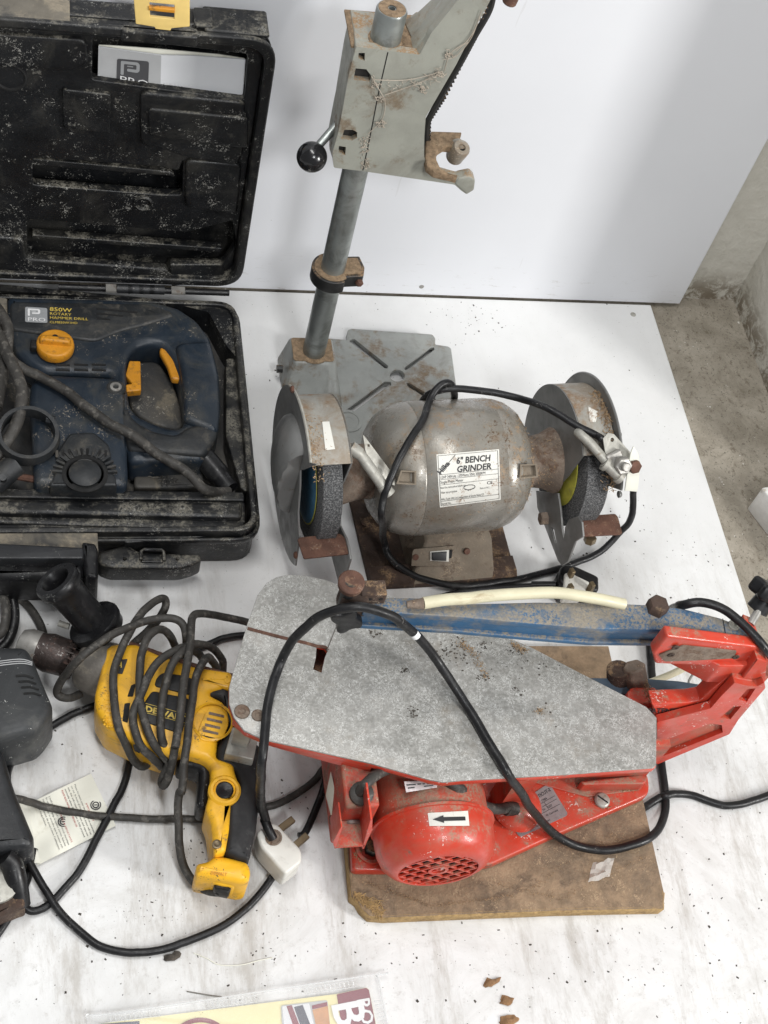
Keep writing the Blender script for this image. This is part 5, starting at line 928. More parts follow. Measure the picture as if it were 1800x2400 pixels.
for cx0, cy0, sx, sy, n_ in ((880, 1483, 8, 5, 26), (1040, 1520, 36, 13, 60), (1075, 1530, 30, 18, 60), (1130, 1512, 8, 5, 22), (1137, 1586, 9, 6, 34), (1210, 1525, 14, 8, 34), (1218, 1620, 8, 6, 12), (965, 1670, 6, 7, 42), (945, 1572, 8, 4, 18), (1265, 1670, 14, 12, 20), (1250, 1550, 40, 22, 26), (1205, 1617, 4, 3, 8)):
    for _ in range(n_):
        px, py = rs.gauss(cx0, sx), rs.gauss(cy0, sy)
        if py < 1490 and px > 900: py = 1500
        p = P(px, py, 170.2); s_ = rs.uniform(.25, .6)+.8*rs.random()**3; b.ball(p, s_, 6, (rs.uniform(.7, 1.5), rs.uniform(.6, 1.2), .5))
b.build('dark_crumbs', 'debris', tbl, kind='stuff')
# blade clamp head at the front of the arm
b = MB(); p = P(*l3(870, 180), 292); b.lathe([(11.4, -7), (11.8, -1), (11, 0), (10, .3)], p, (-.05, -.1, 1), 36); b.build('tension_knob', 'rust', sw_, label='round rusty brown knob above the blade clamp')
b = MB(); b.cyl(p, p-Vector((0, 0, 50)), 6, n=16); b.build('knob_stem', 'ironblack', sw_)
b = MB(); pc = P(*l3(880, 290), 262); b.box((pc.x, pc.y, 258), (24, 20, 26)); b.box((pc.x+17, pc.y+4, 262), (24, 16, 22)); b.box((pc.x-3, pc.y, 242), (14, 10, 18)); b.build('blade_clamp', 'rustdark', sw_, bevel=1.5)
for dx in (14, 24): b = MB(); b.lathe([(2.2, 0), (.1, .1)], (pc.x+dx, pc.y-4.2, 266), (0, -1, 0), 10, cap=False); b.build('clamp_hole', 'dark', sw_)
b = MB(); b.lathe([(6, 0), (6, 8)], P(*l3(775, 310), 250), (1, 0, 0), 12); b.build('clamp_pin', 'ironblack', sw_)
st_ = L3([(722, 420), (760, 405), (800, 415), (880, 380), (910, 400), (905, 440), (948, 470), (940, 500), (870, 505), (835, 530), (790, 540), (768, 525), (775, 480), (735, 460)])
b = MB(); b.wall(pc.y-20, pc.y-9, st_, r=3, bevel=3, yt=pc.y-20); b.build('star_knob', 'blackclean', sw_)
b = MB(); b.cyl(P(*l3(840, 440), 222), P(*l3(860, 330), 232), 5, n=14); b.build('knob_shaft', 'ironblack', sw_)
b = MB(); b.cyl(P(*l3(705, 640), 172), P(*l3(800, 400), 232), .6, n=6); b.build('saw_blade', 'steel', sw_)
# upper arm: I section
at_ = [(868, 1399), (985, 1401), (1100, 1415), (1254, 1411), (1400, 1412), (1514, 1417), (1601, 1426), (1688, 1448), (1757, 1474), (1772, 1490), (1745, 1499), (1650, 1478), (1557, 1476), (1400, 1474), (1254, 1462), (1080, 1446), (850, 1432)]
ap = [P(*q, 258) for q in at_]; app = [(p.x, p.y) for p in ap]
b = MB(); b.plate([rnd(app, 2, 3)], 9, Matrix.Translation((0, 0, 249)), 1.5)
ua = b.build('upper_arm', 'blue', sw_)
ctl = [Vector(((app[i][0]+app[-1-i][0])/2, (app[i][1]+app[-1-i][1])/2)) for i in range(8)]
b = MB(); web = [(x, y+3) for x, y in app[:9]]+[(x, y+4) for x, y in app[9:]]
b.plate([web], 20, Matrix.Translation((0, 0, 231)), 0); b.build('arm_web', 'blue', ua)
b = MB(); b.plate([rnd(app, 2, 3)], 6, Matrix.Translation((0, 0, 226)), 1.5); b.build('arm_lower_flange', 'blue', ua)
for q in ((405, 380), (600, 385)):
    b = MB(); p = P(*l4(*q), 246); b.lathe([(9, 0), (9, 3), (7, 4)], p+Vector((0, 3, -6)), (0, -1, 0), 20); b.build('arm_boss', 'blue', ua)
b = MB(); p = PN(*l3(1570, 445), (0, P(850, 1432, 258).y-1, 0), Vector((0, 1, 0))); b.lathe([(6, 0), (6, .5)], p, (0, -1, 0), 18); b.build('arm_hole', 'dark', ua)
b = MB(); p = P(*l4(1058, 262), 262); hexbolt(b, p-Vector((0, 4, 8)), (0, .1, 1), 10.5, 14); b.build('arm_bolt', 'rustdark', ua)
b = MB(); p = P(*l4(1475, 382), 258.3); b.lathe([(6, 0), (5.6, 1.4), (2, 1.5), (1.8, .5)], p, (0, 0, 1), 18); b.build('rivet', 'zinc', ua)
b = MB(); b.tube([P(*l4(1415, 345), 258.3), P(*l4(1430, 430), 258.3)], .4, 4, 0); b.build('arm_joint', 'dark', ua)
# cream air tube
b = MB(); b.tube([P(*l3(1350, 325), 268), P(*l3(1500, 302), 269), P(*l3(1659, 292), 270), P(*l4(130, 225), 271), P(*l4(300, 212), 271), P(*l4(500, 205), 270), P(*l4(640, 222), 268), P(*l4(760, 242), 264), P(*l4(880, 268), 258)], 5.6, 12); at2 = b.build('air_tube', 'hose', sw_)
b = MB(); b.cyl(P(*l3(1240, 335), 266), P(*l3(1352, 328), 268), 3.2, 5.4, 14); b.build('air_nozzle', 'neck', at2)
b = MB(); b.tube([P(*l4(1250, 590), 60), P(*l4(1150, 640), 50), P(*l4(1050, 680), 40), P(*l4(960, 710), 36)], 4, 10); b.build('air_tube', 'hose', sw_, label='lower end of the cream tube beyond the lower arm')
# lower arm
b = MB(); b.flat(80, 105, L4([(560, 660), (1020, 668), (1180, 680), (1305, 700), (1312, 745), (900, 752), (560, 750)]), r=2, bevel=2, zt=105); b.build('lower_arm', 'bluedark', sw_)
b = MB(); b.tube([P(*l4(850, 615), 118), P(*l4(850, 680), 100)], 12, 16, 0); b.build('pivot_bolt', 'rustdark', sw_, bevel=1)
b = MB(); b.tube([P(*l4(935, 600), 128), P(*l4(960, 740), 100)], 12, 6, 0); b.build('pivot_post', 'neck', sw_, bevel=2)
# red rear frame
YFm = -345
b = MB()
b.wall(YFm, YFm+8, L4([(1060, 905), (1350, 830), (1410, 760), (1480, 690), (1530, 705), (1600, 712), (1640, 690), (1645, 720), (1500, 890), (1450, 970), (1060, 1133)]), r=2, bevel=1.5, yt=YFm, holes=[L4([(1550, 725), (1592, 722), (1545, 795), (1500, 780)]), L4([(1472, 820), (1515, 818), (1455, 890), (1400, 880)]), L4([(1075, 1010), (1350, 912), (1410, 920), (1415, 960), (1075, 1095)])])
b.build('rear_frame', 'red', sw_)
b = MB(); b.wall(YFm+5, YFm+20, L4([(1060, 930), (1340, 850), (1400, 790), (1480, 690), (1530, 700), (1600, 712), (1640, 690), (1500, 885), (1445, 965), (1060, 1125)]), r=2, bevel=1.5, yt=YFm); b.build('frame_core', 'reddust', sw_)
b = MB(); b.wall(YFm+10, YFm+26, L4([(1030, 808), (1230, 800), (1290, 790), (1340, 740), (1440, 660), (1480, 690), (1400, 790), (1350, 850), (1060, 930)]), r=2, bevel=1.5, yt=YFm+10); b.build('frame_throat', 'red', sw_)
b = MB(); b.flat(200, 234, L4([(1100, 402), (1250, 405), (1590, 462), (1659, 548), (1640, 578), (1520, 602), (1400, 602), (1140, 470), (1100, 440)]), r=2, bevel=2, zt=234); b.build('upper_fork', 'red', sw_)
ck = [Vector(v) for v in ()]
b = MB(); b.wall(-329, -317, L4([(1108, 445), (1120, 440), (1610, 500), (1652, 560), (1640, 590), (1480, 606), (1240, 598), (1050, 590), (1036, 535)]), r=2, bevel=2.5, yt=-329); b.build('fork_cheek', 'red', sw_)
b = MB(); b.wall(-330.5, -329.2, L4([(1070, 540), (1200, 490), (1490, 520), (1470, 558), (1250, 570), (1100, 575)]), r=2, yt=-330); b.build('cheek_plate', 'neck', sw_, label='dusty worn plate on the red fork cheek')
for q in ((1160, 500), (1135, 540), (1485, 552)): b = MB(); b.lathe([(3.6, 0), (3.2, 1), (1.5, 1.1), (1.2, .3)], PN(*l4(*q), (0, -330.6, 0), Vector((0, 1, 0))), (0, -1, 0), 16); b.build('screw', 'rustdark', sw_)
b = MB(); b.flat(202, 214, L4([(1480, 600), (1640, 570), (1655, 600), (1640, 690), (1610, 705), (1530, 695), (1400, 660), (1290, 604)]), r=2, bevel=2.5, zt=200); b.build('rear_shoulder', 'reddust', sw_)
b = MB(); b.wall(-338, -290, L4([(1600, 560), (1655, 580), (1645, 690), (1600, 712), (1530, 705), (1500, 690)]), r=1.5, bevel=1.5, yt=-338); b.build('rear_column', 'red', sw_)
b = MB(); b.flat(92, 118, L4([(900, 740), (925, 715), (1050, 715), (1070, 745), (1065, 800), (960, 810), (900, 780)]), r=2, bevel=2, zt=118); b.flat(94, 108, L4([(1050, 755), (1330, 752), (1400, 770), (1350, 850), (1040, 900)]), r=2, bevel=2, zt=108); b.build('lower_fork', 'red', sw_)
qp = L4([(1005, 826), (1225, 828), (1222, 856), (1005, 858)]); vs, fs = text_mesh('PATENTED', 30, bold=.03, sx=1.18, shear=.2)
b = MB(); decal(b, ([(v.x, v.y+3, 0) for v in vs], fs), 182, 28, qp, lambda x, y: PY(x, y, YFm+9.2)); b.build('lettering', 'ink', sw_)
# rear tension knob
p = P(*l4(1640, 245), 258); b = MB(); kn = []
for k in range(40): a = 2*math.pi*k/40; r_ = 17+3.6*math.cos(5*a); kn.append((r_*math.cos(a), r_*math.sin(a)))
b.plate([kn], 16, frame(p, (1, .2, .3), z=(.5, .5, .8)), 3.5); b.lathe([(11, -12), (10, 0)], p, (.5, .5, .8), 18); b.build('tension_knob', 'blackclean', sw_)
b = MB(); b.cyl(p, P(*l4(1565, 375), 250), 4, n=12); b.build('tension_rod', 'steel', sw_)
b = MB(); b.tube([P(*l4(x, y), 95) for x, y in ((1235, 715), (1232, 680), (1280, 618), (1300, 660), (1315, 720))], 1.3, 6, 3); b.tube([P(*l4(x, y), 110) for x, y in ((1320, 640), (1335, 690), (1340, 720))], 1.3, 6, 2); b.build('tension_spring', 'steel', sw_)
# front block under table
b = MB(); b.flat(56, 84, [l1(*q) for q in ((1330, 1030), (1478, 1085), (1450, 1222), (1285, 1185))], r=2, bevel=1.5, zt=84); b.flat(84, 150, [l1(*q) for q in ((1340, 1050), (1440, 1085), (1420, 1120), (1330, 1090))], zt=100); b.build('front_bracket', 'zinc', sw_)
# scroll saw cord across table
def path(L_, z=None): return [P(x, y, h) for x, y, h in L_]
sc_ = [(622, 1925, 56), (614, 1895, 74), (612, 1865, 104), (612, 1830, 140), (613, 1790, 166), (616, 1754, 175), (621, 1685, 176), (635, 1615, 179), (660, 1545, 185), (702, 1482, 225), (758, 1440, 264), (828, 1424, 280), (884, 1431, 276), (933, 1454, 262), (971, 1485, 236), (1027, 1552, 200), (1100, 1664, 177), (1158, 1760, 176), (1188, 1812, 174), (1223, 1860, 140), (1256, 1910, 88), (1280, 1938, 58), (1314, 1964, 38), (1372, 1987, 26), (1430, 1991, 23.5), (1488, 1979, 23.5), (1526, 1962, 22), (1550, 1933, 14), (1559, 1894, 6), (1557, 1848, 5), (1550, 1790, 5), (1540, 1690, 5), (1527, 1586, 5), (1523, 1517, 6), (1528, 1475, 30), (1550, 1440, 100), (1585, 1424, 200), (1596, 1419, 255), (1640, 1412, 268), (1700, 1430, 270), (1757, 1478, 268), (1800, 1530, 255), (1860, 1610, 210)]
b = MB(); b.tube(path(sc_), 4.4, 14); scd = b.build('power_cord', 'cord', sw_, label='thick black cord looping over the table and back under the arm')
b = MB()
for k in (0,): b.tube([P(969, 1483, 237), P(976, 1491, 233)], 4.55, 14, 0)
b.build('paint_band', 'inkwhite', scd)
b = MB(); b.tube(path([(1500, 1900, 8), (1515, 1890, 5), (1546, 1871, 5), (1560, 1866, 9), (1584, 1860, 8), (1623, 1863, 5), (1681, 1883, 5), (1719, 1887, 5), (1777, 1871, 5), (1860, 1840, 5)]), 4.2, 12); b.build('motor_cord', 'cord', sw_)
# crumpled film on the board
b = MB(); rs = random.Random(4); c0 = P(*l6(640, 785), 20); vs = []
for j in range(6):
    for i in range(7): q = l6(565+i*22+j*6, 850-j*24+i*(-6)+rs.gauss(0, 5)); p = P(q[0], q[1], 19); p.z = 18.6+abs(rs.gauss(0, 4))*(1 if 0 < j < 5 and 0 < i < 6 else .2); vs.append(p)
b.add(vs, [(j*7+i, j*7+i+1, j*7+i+8, j*7+i+7) for j in range(5) for i in range(6)]); one(b, 'plastic_scrap', 'film', 'crumpled scrap of clear film lying on the brown board of the red saw', 'scrap', c0, sharp=15)
# sawdust in saw corners
b = MB(); rs = random.Random(8)
def heap(zf_, pts, n, z, L_=(.5, 1.6)):
    for _ in range(n):
        i = rs.randrange(len(pts)-1) if len(pts) > 1 else 0; t = rs.random(); x = pts[i][0]*(1-t)+pts[i+1][0]*t+rs.gauss(0, 12); y = pts[i][1]*(1-t)+pts[i+1][1]*t+rs.gauss(0, 9)
        p = P(*zf_(x, y), z+rs.random()); d = Vector((rs.uniform(-1, 1), rs.uniform(-1, 1), rs.uniform(0, .6))).normalized()*rs.uniform(*L_); b.tube([p, p+d], .38, 3, 0)
heap(l6, [(520, 250), (700, 275), (860, 285)], 420, 33.2); heap(l6, [(350, 545), (600, 440), (760, 380)], 260, 18.2); heap(l6, [(620, 330), (640, 390), (690, 390)], 90, 31.2); heap(l6, [(0, 720), (120, 670), (330, 575)], 160, 18.2)
heap(l6, [(0, 850), (400, 950), (900, 700), (700, 560), (200, 900)], 300, 18.2, (.3, .9)); heap(l5, [(400, 1000), (900, 1180), (1500, 1100)], 260, 18.2, (.3, .9)); heap(l5, [(340, 830), (370, 780), (380, 850)], 90, 31.3); heap(l4, [(0, 470), (60, 520), (140, 660)], 200, 170.5, (.4, 1.3)); heap(l4, [(280, 480), (350, 520)], 130, 170.5, (.4, 1.3)); heap(l4, [(420, 840), (430, 850)], 50, 170.5, (.4, 1.0)); heap(l4, [(1000, 690), (1010, 760), (1060, 800)], 120, 118.5)
b.build('sawdust_heap', 'sawcrumb', sw_, kind='stuff')

# ================================================================== WHITE PLUG
pg = thing('mains_plug', 'white three pin mains plug on a thick black cord beside the yellow drill grip', 'plug', P(655, 1995, 0))
b = MB(); b.flat(12, 46, [l2(1310, 445), l2(1375, 395), l2(1420, 405), l2(1540, 535), l2(1542, 595), l2(1460, 660), l2(1435, 640), l2(1330, 520)], r=4, bevel=3, zt=42); pb = b.build('plug_body', 'whitepl', pg)
b = MB(); p = P(*l2(1400, 465), 47); b.lathe([(7.6, -1), (8.2, .4), (6.6, .6), (5.6, -1)], p, (-.1, 0, 1), 22, cap=False); b.lathe([(7, .2), (.1, .2)], p, (0, 0, 1), 22, cap=False); b.build('cord_grommet', 'neck', pb)
for (x0_, y0_), (x1_, y1_), lb_ in (((1400, 445), (1498, 375), 'upper'), ((1480, 530), (1570, 458), 'lower')):
    a_, c_ = P(*l2(x0_, y0_), 24), P(*l2(x1_, y1_), 20); b = MB(); d = c_-a_; b.box((0, 0, 0), (d.length, 7, 5), frame((a_+c_)/2, d, z=(0, 0, 1))); b.build('plug_pin', 'brass', pg, bevel=.6)
p = P(*l2(1400, 455), 20)
b = MB(); b.tube(path([(640, 1966, 50), (630, 1945, 55), (622, 1925, 56), (620, 1920, 58)]), 4.5, 14, 6); b.build('cord_end', 'cord', pg)
q_ = [l2(1340, 490), l2(1375, 470), l2(1430, 560), l2(1400, 590)]
for i in range(6):
    b = MB(); a_ = P(*l2(1345+i*11, 497+i*17), 44.6); b.tube([a_, P(*l2(1372+i*11, 482+i*17), 45.6)], .5, 4, 0); b.build('moulded_line', 'papergrey', pb)

# ================================================================== YELLOW DRILL
dr = thing('power_drill', 'yellow and black power drill lying on its side with grey cord wound round it', 'drill', P(300, 1650, 0))
def D(pts): return [l1(*p) for p in pts]
def D2(pts): return [l2(*p) for p in pts]
yb = D([(640, 590), (780, 590), (900, 650), (1110, 720), (1320, 750), (1330, 820), (1300, 850), (1190, 880), (1270, 920), (1310, 990), (1300, 1060), (1240, 1120), (1230, 1240), (1330, 1270), (1340, 1330), (1365, 1390), (1355, 1450), (1310, 1480)])+D2([(1180, 300), (1170, 450), (1150, 560), (1090, 580), (1070, 400), (1045, 340), (1070, 250), (1075, 130), (1040, 95), (960, 70), (900, 60)])+D([(1000, 1230), (800, 1160), (690, 1105), (600, 1060), (545, 960), (540, 880), (570, 760), (600, 620)])
b = MB(); b.flat(14, 72, yb, r=4, bevel=6.5, zt=58); yh = b.build('housing', 'yel', dr, sharp=55)
b = MB(); b.flat(24, 60, D([(545, 870), (580, 800), (770, 790), (780, 900), (760, 1100), (690, 1110), (600, 1065), (545, 960)]), r=8, bevel=7, zt=58); b.build('gear_case_cover', 'yel', dr)
b = MB()
for j in range(9):
    for i in range(9):
        x, y = 565+i*15+j*4, 830+j*25
        if 552 < x < 680: p = P(*l1(x, y), 72 if x > 600 else 68); b.ball((p.x, p.y, 71.6 if x > 590 else 69), 1.3, 6)
b.build('grip_dimples', 'yel', dr, kind='stuff')
blk = D([(1140, 780), (1310, 830), (1330, 1000), (1370, 1120), (1480, 1160), (1480, 1300)])+D2([(1325, 150), (1320, 300), (1305, 450), (1270, 600), (1210, 592), (1145, 560), (1158, 450), (1160, 300), (1185, 280), (1222, 220), (1200, 150), (1110, 100)])+D([(1235, 1180), (1320, 1000), (1250, 900), (1140, 880)])
b = MB(); b.flat(14, 70, blk, r=4, bevel=6, zt=58); b.build('rubber_grip', 'rubber', dr, sharp=55)
for q in ([(930, 720), (1060, 740), (1130, 770), (1130, 850), (1080, 850), (880, 800), (895, 750)], [(870, 825), (1080, 870), (1085, 900), (1040, 1075), (840, 1010), (800, 930)]):
    b = MB(); b.flat(66, 73.2, D(q), r=4, bevel=1.4, zt=73); b.build('black_panel', 'rubber', dr, bevel=0)
qd_ = D([(832, 898), (1072, 962), (1062, 1014), (820, 950)]); sdr = lambda o_: (lambda x, y: P(x, y, 73.2+o_))
vs, fs = text_mesh('DEWALT', 40, bold=.04, sx=1.12); mxx = max(v.x for v in vs)
dl([([(v.x*.96+4, v.y+8, 0) for v in vs], fs), rect(0, 44, mxx, 46.5), rect(0, 0, mxx, 2.5)], 'inkyel', 'brand_lettering', yh, mxx, 46, qd_, sdr(.3))
for q in ([(665, 650), (730, 645), (700, 730), (640, 725)],): b = MB(); b.flat(70, 72.8, D(q), r=1, zt=72.8); wl_ = b.build('warning_label', 'ink', yh); dl([tx('A', 30, 40, 60, bold=.03)], 'inkyel', 'warning_mark', wl_, 100, 100, D([(665, 650), (730, 645), (705, 725), (640, 722)]), lambda x, y: P(x, y, 73.1))
for q in ([(750, 795), (778, 785), (760, 860), (728, 860)], [(712, 900), (745, 895), (730, 1010), (700, 1000)], [(828, 900), (845, 900), (830, 1010), (815, 1000)], [(762, 1130), (800, 1145), (800, 1180), (770, 1165)]):
    b = MB(); b.flat(70, 72.5, D(q), r=1, zt=72.5); b.build('dark_inset', 'dark', yh)
# round vent
vc = P(*l1(1215, 1005), 72); b = MB(); b.lathe([(20, 0), (20.5, 1.5), (19, 2.4), (18, 1.6)], vc, (0, 0, 1), 40, cap=False); b.flat(70, 73, D([(1140, 1110), (1130, 1050), (1180, 940), (1215, 905), (1290, 950), (1312, 1010), (1280, 1090), (1230, 1120)]), r=6, bevel=1, zt=73); b.build('vent_dome', 'yel', yh)
for i in range(5):
    x0_, y0_ = 1195-i*11, 955+i*33; b = MB(); b.flat(73, 73.6, D([(x0_, y0_-9), (x0_+88, y0_+12), (x0_+86, y0_+25), (x0_-3, y0_+6)]), r=.8, zt=73.6); b.build('vent_slot', 'neck' if i < 4 else 'dark', yh)
p = P(*l1(1283, 1402), 70); b = MB(); b.lathe([(15.5, -6), (15.5, 2), (13.5, 4), (11, 4), (10.5, 1)], p, (0, 0, 1), 36, cap=False); b.build('lock_ring', 'yel', yh); b = MB(); b.lathe([(8.4, 0), (8.4, 3.6), (7, 4.6), (.1, 3.6)], p, (0, 0, 1), 30); b.build('lock_button', 'blackclean', dr)
b = MB(); b.lathe([(4.4, -1), (4.4, 1), (3, 1.4), (1.5, .6), (.1, .6)], P(*l2(1110, 500), 71.5), (0, 0, 1), 18); b.build('screw', 'brass', yh)
b = MB(); b.flat(22, 58, D([(1010, 1215), (1140, 1235), (1200, 1270), (1210, 1330), (1190, 1430), (1180, 1520), (1130, 1515), (1118, 1480), (1130, 1380), (1135, 1300), (1100, 1285), (1010, 1275)]), r=4, bevel=6, zt=50); b.build('trigger', 'blackclean', dr)
b = MB(); b.flat(10, 66, D2([(1005, 610), (1060, 600), (1090, 575), (1150, 575), (1265, 605), (1280, 650), (1270, 705), (1230, 712), (1000, 668), (998, 640)]), r=4, bevel=7, zt=56); hb = b.build('handle_foot', 'yel', dr, sharp=55)
b = MB(); b.flat(20, 54, D2([(1075, 680), (1215, 705), (1200, 728), (1130, 722), (1078, 705)]), r=3, bevel=4, zt=46); b.build('handle_end', 'yel', dr)
b = MB(); b.flat(26, 50, D2([(1090, 712), (1185, 730), (1170, 748), (1095, 735)]), r=2, bevel=3, zt=44); b.build('cord_boot', 'blackclean', dr)
vs, fs = text_mesh('DEWALT', 40, bold=.03); b = MB(); decal(b, ([(v.x, v.y, 0) for v in vs], fs), mxx/1.12, 34, D2([(1080, 634), (1165, 642), (1160, 662), (1076, 654)]), lambda x, y: P(x, y, 66.4)); b.build('moulded_lettering', 'amber', hb)
b = MB(); b.flat(48, 73, D([(1150, 750), (1320, 755), (1328, 800), (1310, 820), (1150, 770)]), r=3, bevel=3, zt=73); b.lathe([(3, 0), (2.6, .4)], P(*l1(1300, 770), 73.2), (0, 0, 1), 14); b.build('housing_lug', 'yel', dr)
b = MB(); b.tube([P(*l1(740, 560), 64), P(*l1(960, 640), 64), P(*l1(1150, 700), 62), P(*l1(1330, 748), 60)], 3.4, 10); b.build('depth_rod', 'rust', dr)
# nose and chuck
n0, n1, n2, n3 = P(*l1(640, 700), 42), P(*l1(490, 720), 42), P(*l1(340, 640), 42), P(*l1(225, 595), 42)
ax_ = (P(*l1(200, 590), 42)-P(*l1(620, 720), 42)).normalized()
b = MB(); b.lathe([(29, -8), (29, 0), (27, 20), (24, 28), (20, 31)], P(*l1(620, 715), 42), ax_, 48); b.build('gear_nose', 'castmetal', dr, label='dull cast metal nose behind the chuck')
b = MB(); b.lathe([(12, 28), (12, 38), (17.5, 39), (19, 42), (19.5, 55), (20, 62), (18, 70), (18, 73)], P(*l1(620, 715), 42), ax_, 48); ch = b.build('chuck', 'chuck', dr)
b = MB(); b.lathe([(18.2, 73), (18.2, 84), (15, 92), (10, 94), (4, 94), (3.6, 84)], P(*l1(620, 715), 42), ax_, 48); b.build('chuck_sleeve', 'steel', ch)
b = MB()
for k in range(22): a = 2*math.pi*k/22; u_ = ax_.cross(Vector((0, 0, 1))).normalized(); v_ = ax_.cross(u_); c_ = P(*l1(620, 715), 42)+ax_*40+(u_*math.cos(a)+v_*math.sin(a))*18.6; b.box((0, 0, 0), (9, 1.7, 2.4), frame(c_, ax_, z=(u_*math.cos(a)+v_*math.sin(a))))
b.build('chuck_teeth', 'chuck', ch, kind='stuff')
b = MB(); c_ = P(*l1(620, 715), 42)+ax_*66; b.lathe([(3.4, 18.4), (.1, 18.5)], c_, Vector((0, -.6, .8)), 14, cap=False); b.build('chuck_key_hole', 'dark', ch)
# side handle: open tube standing on a flange
h0, h1 = P(*l1(545, 450), 64), P(*l1(315, 190), 118); hx = (h1-h0).normalized()
b = MB(); hl = (h1-h0).length
b.lathe([(28, -2), (28.5, 2), (27, 5), (18, 7), (17.5, 12), (17.5, hl*.5), (19, hl-14), (22, hl-11), (23, hl-2), (21.5, hl), (15, hl), (13, hl-4), (12, hl-30), (.1, hl-31)], h0, hx, 44, cap=False); b.build('side_handle', 'blackclean', dr, sharp=50)
b = MB(); b.lathe([(14.6, 0), (14.2, -26)], h1-hx*.6, hx, 40, cap=False); b.build('handle_bore', 'toolblack', dr)
b = MB(); b.lathe([(26, -8), (27, 0)], h0-hx*2, hx, 40); b.build('handle_collar', 'blackclean', dr)
b = MB(); b.cyl(P(*l1(335, 440), 62), P(*l1(395, 460), 62), 3.2, n=12); b.build('clamp_screw', 'zinc', dr)
# cord windings
def D3(L_): return [P(*l1(x, y), z) for x, y, z in L_]
wind = [
 [(760, 560, 30), (850, 480, 40), (900, 430, 50), (942, 360, 60), (945, 310, 66), (920, 298, 70), (870, 325, 76), (800, 395, 82), (740, 490, 84), (690, 600, 84), (655, 720, 82), (650, 850, 80), (675, 1000, 78), (720, 1130, 60), (765, 1225, 40), (820, 1262, 30), (870, 1220, 24)],
 [(1005, 590, 40), (1000, 570, 50), (970, 515, 70), (925, 478, 80), (870, 492, 86), (825, 560, 88), (802, 700, 86), (800, 850, 86), (830, 1000, 84), (870, 1120, 76), (930, 1200, 60), (965, 1235, 50)],
 [(1270, 715, 24), (1262, 640, 44), (1200, 572, 66), (1100, 562, 84), (1030, 615, 92), (985, 680, 90), (952, 800, 84), (925, 930, 82), (915, 1060, 80), (945, 1160, 66), (975, 1200, 50)],
 [(455, 845, 24), (400, 868, 30), (348, 862, 34), (330, 825, 40), (370, 745, 60), (460, 640, 88), (600, 530, 92), (740, 460, 88), (880, 418, 84), (985, 412, 84), (1045, 450, 82), (1062, 530, 76), (1062, 580, 62)],
 [(1150, 640, 40), (1120, 600, 66), (1080, 575, 80), (1010, 592, 88), (920, 650, 92), (850, 740, 92), (825, 800, 90), (795, 880, 86), (765, 960, 80), (775, 1060, 78), (810, 1150, 70), (870, 1210, 60), (920, 1260, 40)],
 [(1235, 700, 40), (1222, 665, 56), (1190, 635, 74), (1150, 670, 86), (1120, 760, 86), (1105, 860, 84), (1080, 1000, 83), (1068, 1130, 80), (1055, 1250, 70), (1040, 1400, 60)],
 [(1000, 1150, 76), (985, 1240, 60), (960, 1330, 40), (935, 1370, 30), (925, 1345, 26), (945, 1290, 40), (968, 1240, 56)],
]
cw = MB(); cw.tube(D3(wind[5])+[P(437, 1880, 50), P(421, 1864+10, 46)][:0]+path([(421, 1864, 54), (418, 1956, 36), (430, 2025, 20), (458, 2071, 16), (486, 2088, 24), (510, 2092, 34)]), 4.1, 12); 
cc = cw.build('cord', 'cordgrey', dr)
for i in (0, 1, 2, 3, 4, 6): b = MB(); b.tube(D3(wind[i]), 4.1, 12); b.build('cord_loop', 'cordgrey', cc)
b = MB(); b.tube(D3([(1000, 1150, 82), (1015, 1050, 86), (1040, 900, 92), (1062, 740, 96), (1085, 560, 92), (1098, 440, 86), (1112, 398, 80), (1145, 388, 74), (1250, 402, 50), (1420, 440, 30), (1520, 460, 20)]), 4.1, 12); b.build('cord_loop', 'cordgrey', cc)

# ================================================================== LOOSE CORDS ON THE FLOOR
def cordthing(pts, r, m, label, name='loose_cord'): b = MB(); b.tube([P(x, y, z) for x, y, z in pts], r, 12); b.org = P(pts[0][0], pts[0][1], 0); return tag(b.build(name, m), label, 'cord')
cordthing([(700, 1780, 5), (715, 1800, 5)][:0]+[(668, 2018, 5), (648, 2043, 5), (596, 2112, 5), (527, 2167, 5), (435, 2208, 5), (357, 2229, 5), (284, 2229, 5), (215, 2204, 5), (151, 2149, 6), (101, 2080, 14), (64, 2007, 20), (41, 1947, 40), (23, 1878, 44), (18, 1819, 30), (25, 1792, 14), (53, 1743, 6), (107, 1710, 5), (164, 1678, 5), (221, 1655, 5), (300, 1610, 5), (400, 1550, 5), (488, 1510, 5), (533, 1493, 5), (600, 1487, 5)], 3.8, 'cord', 'thick black cord sweeping in the widest loop across the floor below the yellow drill')
cordthing([(325, 1740, 5), (307, 1772, 5), (287, 1846, 5), (262, 1895, 5), (220, 1979, 5), (183, 2043, 5), (137, 2098, 5), (105, 2126, 5), (73, 2135, 6), (46, 2116, 10), (20, 2100, 14)], 3.8, 'cord', 'black cord running under the paper tag and down to the black tool at left')
cordthing([(80, 1990, 5), (69, 2043, 5), (60, 2071, 5), (27, 2139, 5), (-10, 2195, 5), (-60, 2260, 5)], 3.8, 'cord', 'short stretch of black cord leaving at the lower left edge')
cordthing([(-20, 1860, 40), (37, 1870, 42), (70, 1880, 20), (123, 1895, 8), (246, 1913, 5), (369, 1919, 5), (488, 1919, 5), (560, 1910, 5), (605, 1897, 5), (664, 1878, 5), (733, 1832, 5), (765, 1795, 5), (830, 1760, 5)], 3.7, 'cordgrey', 'greyish cord running level from the black tool under the drill grip to the saw')
cordthing([(700, 1960, 6), (716, 1950, 6), (742, 1892, 5), (760, 1842, 5), (780, 1770, 5)], 3.8, 'cord', 'short black cord between the white plug and the red saw')
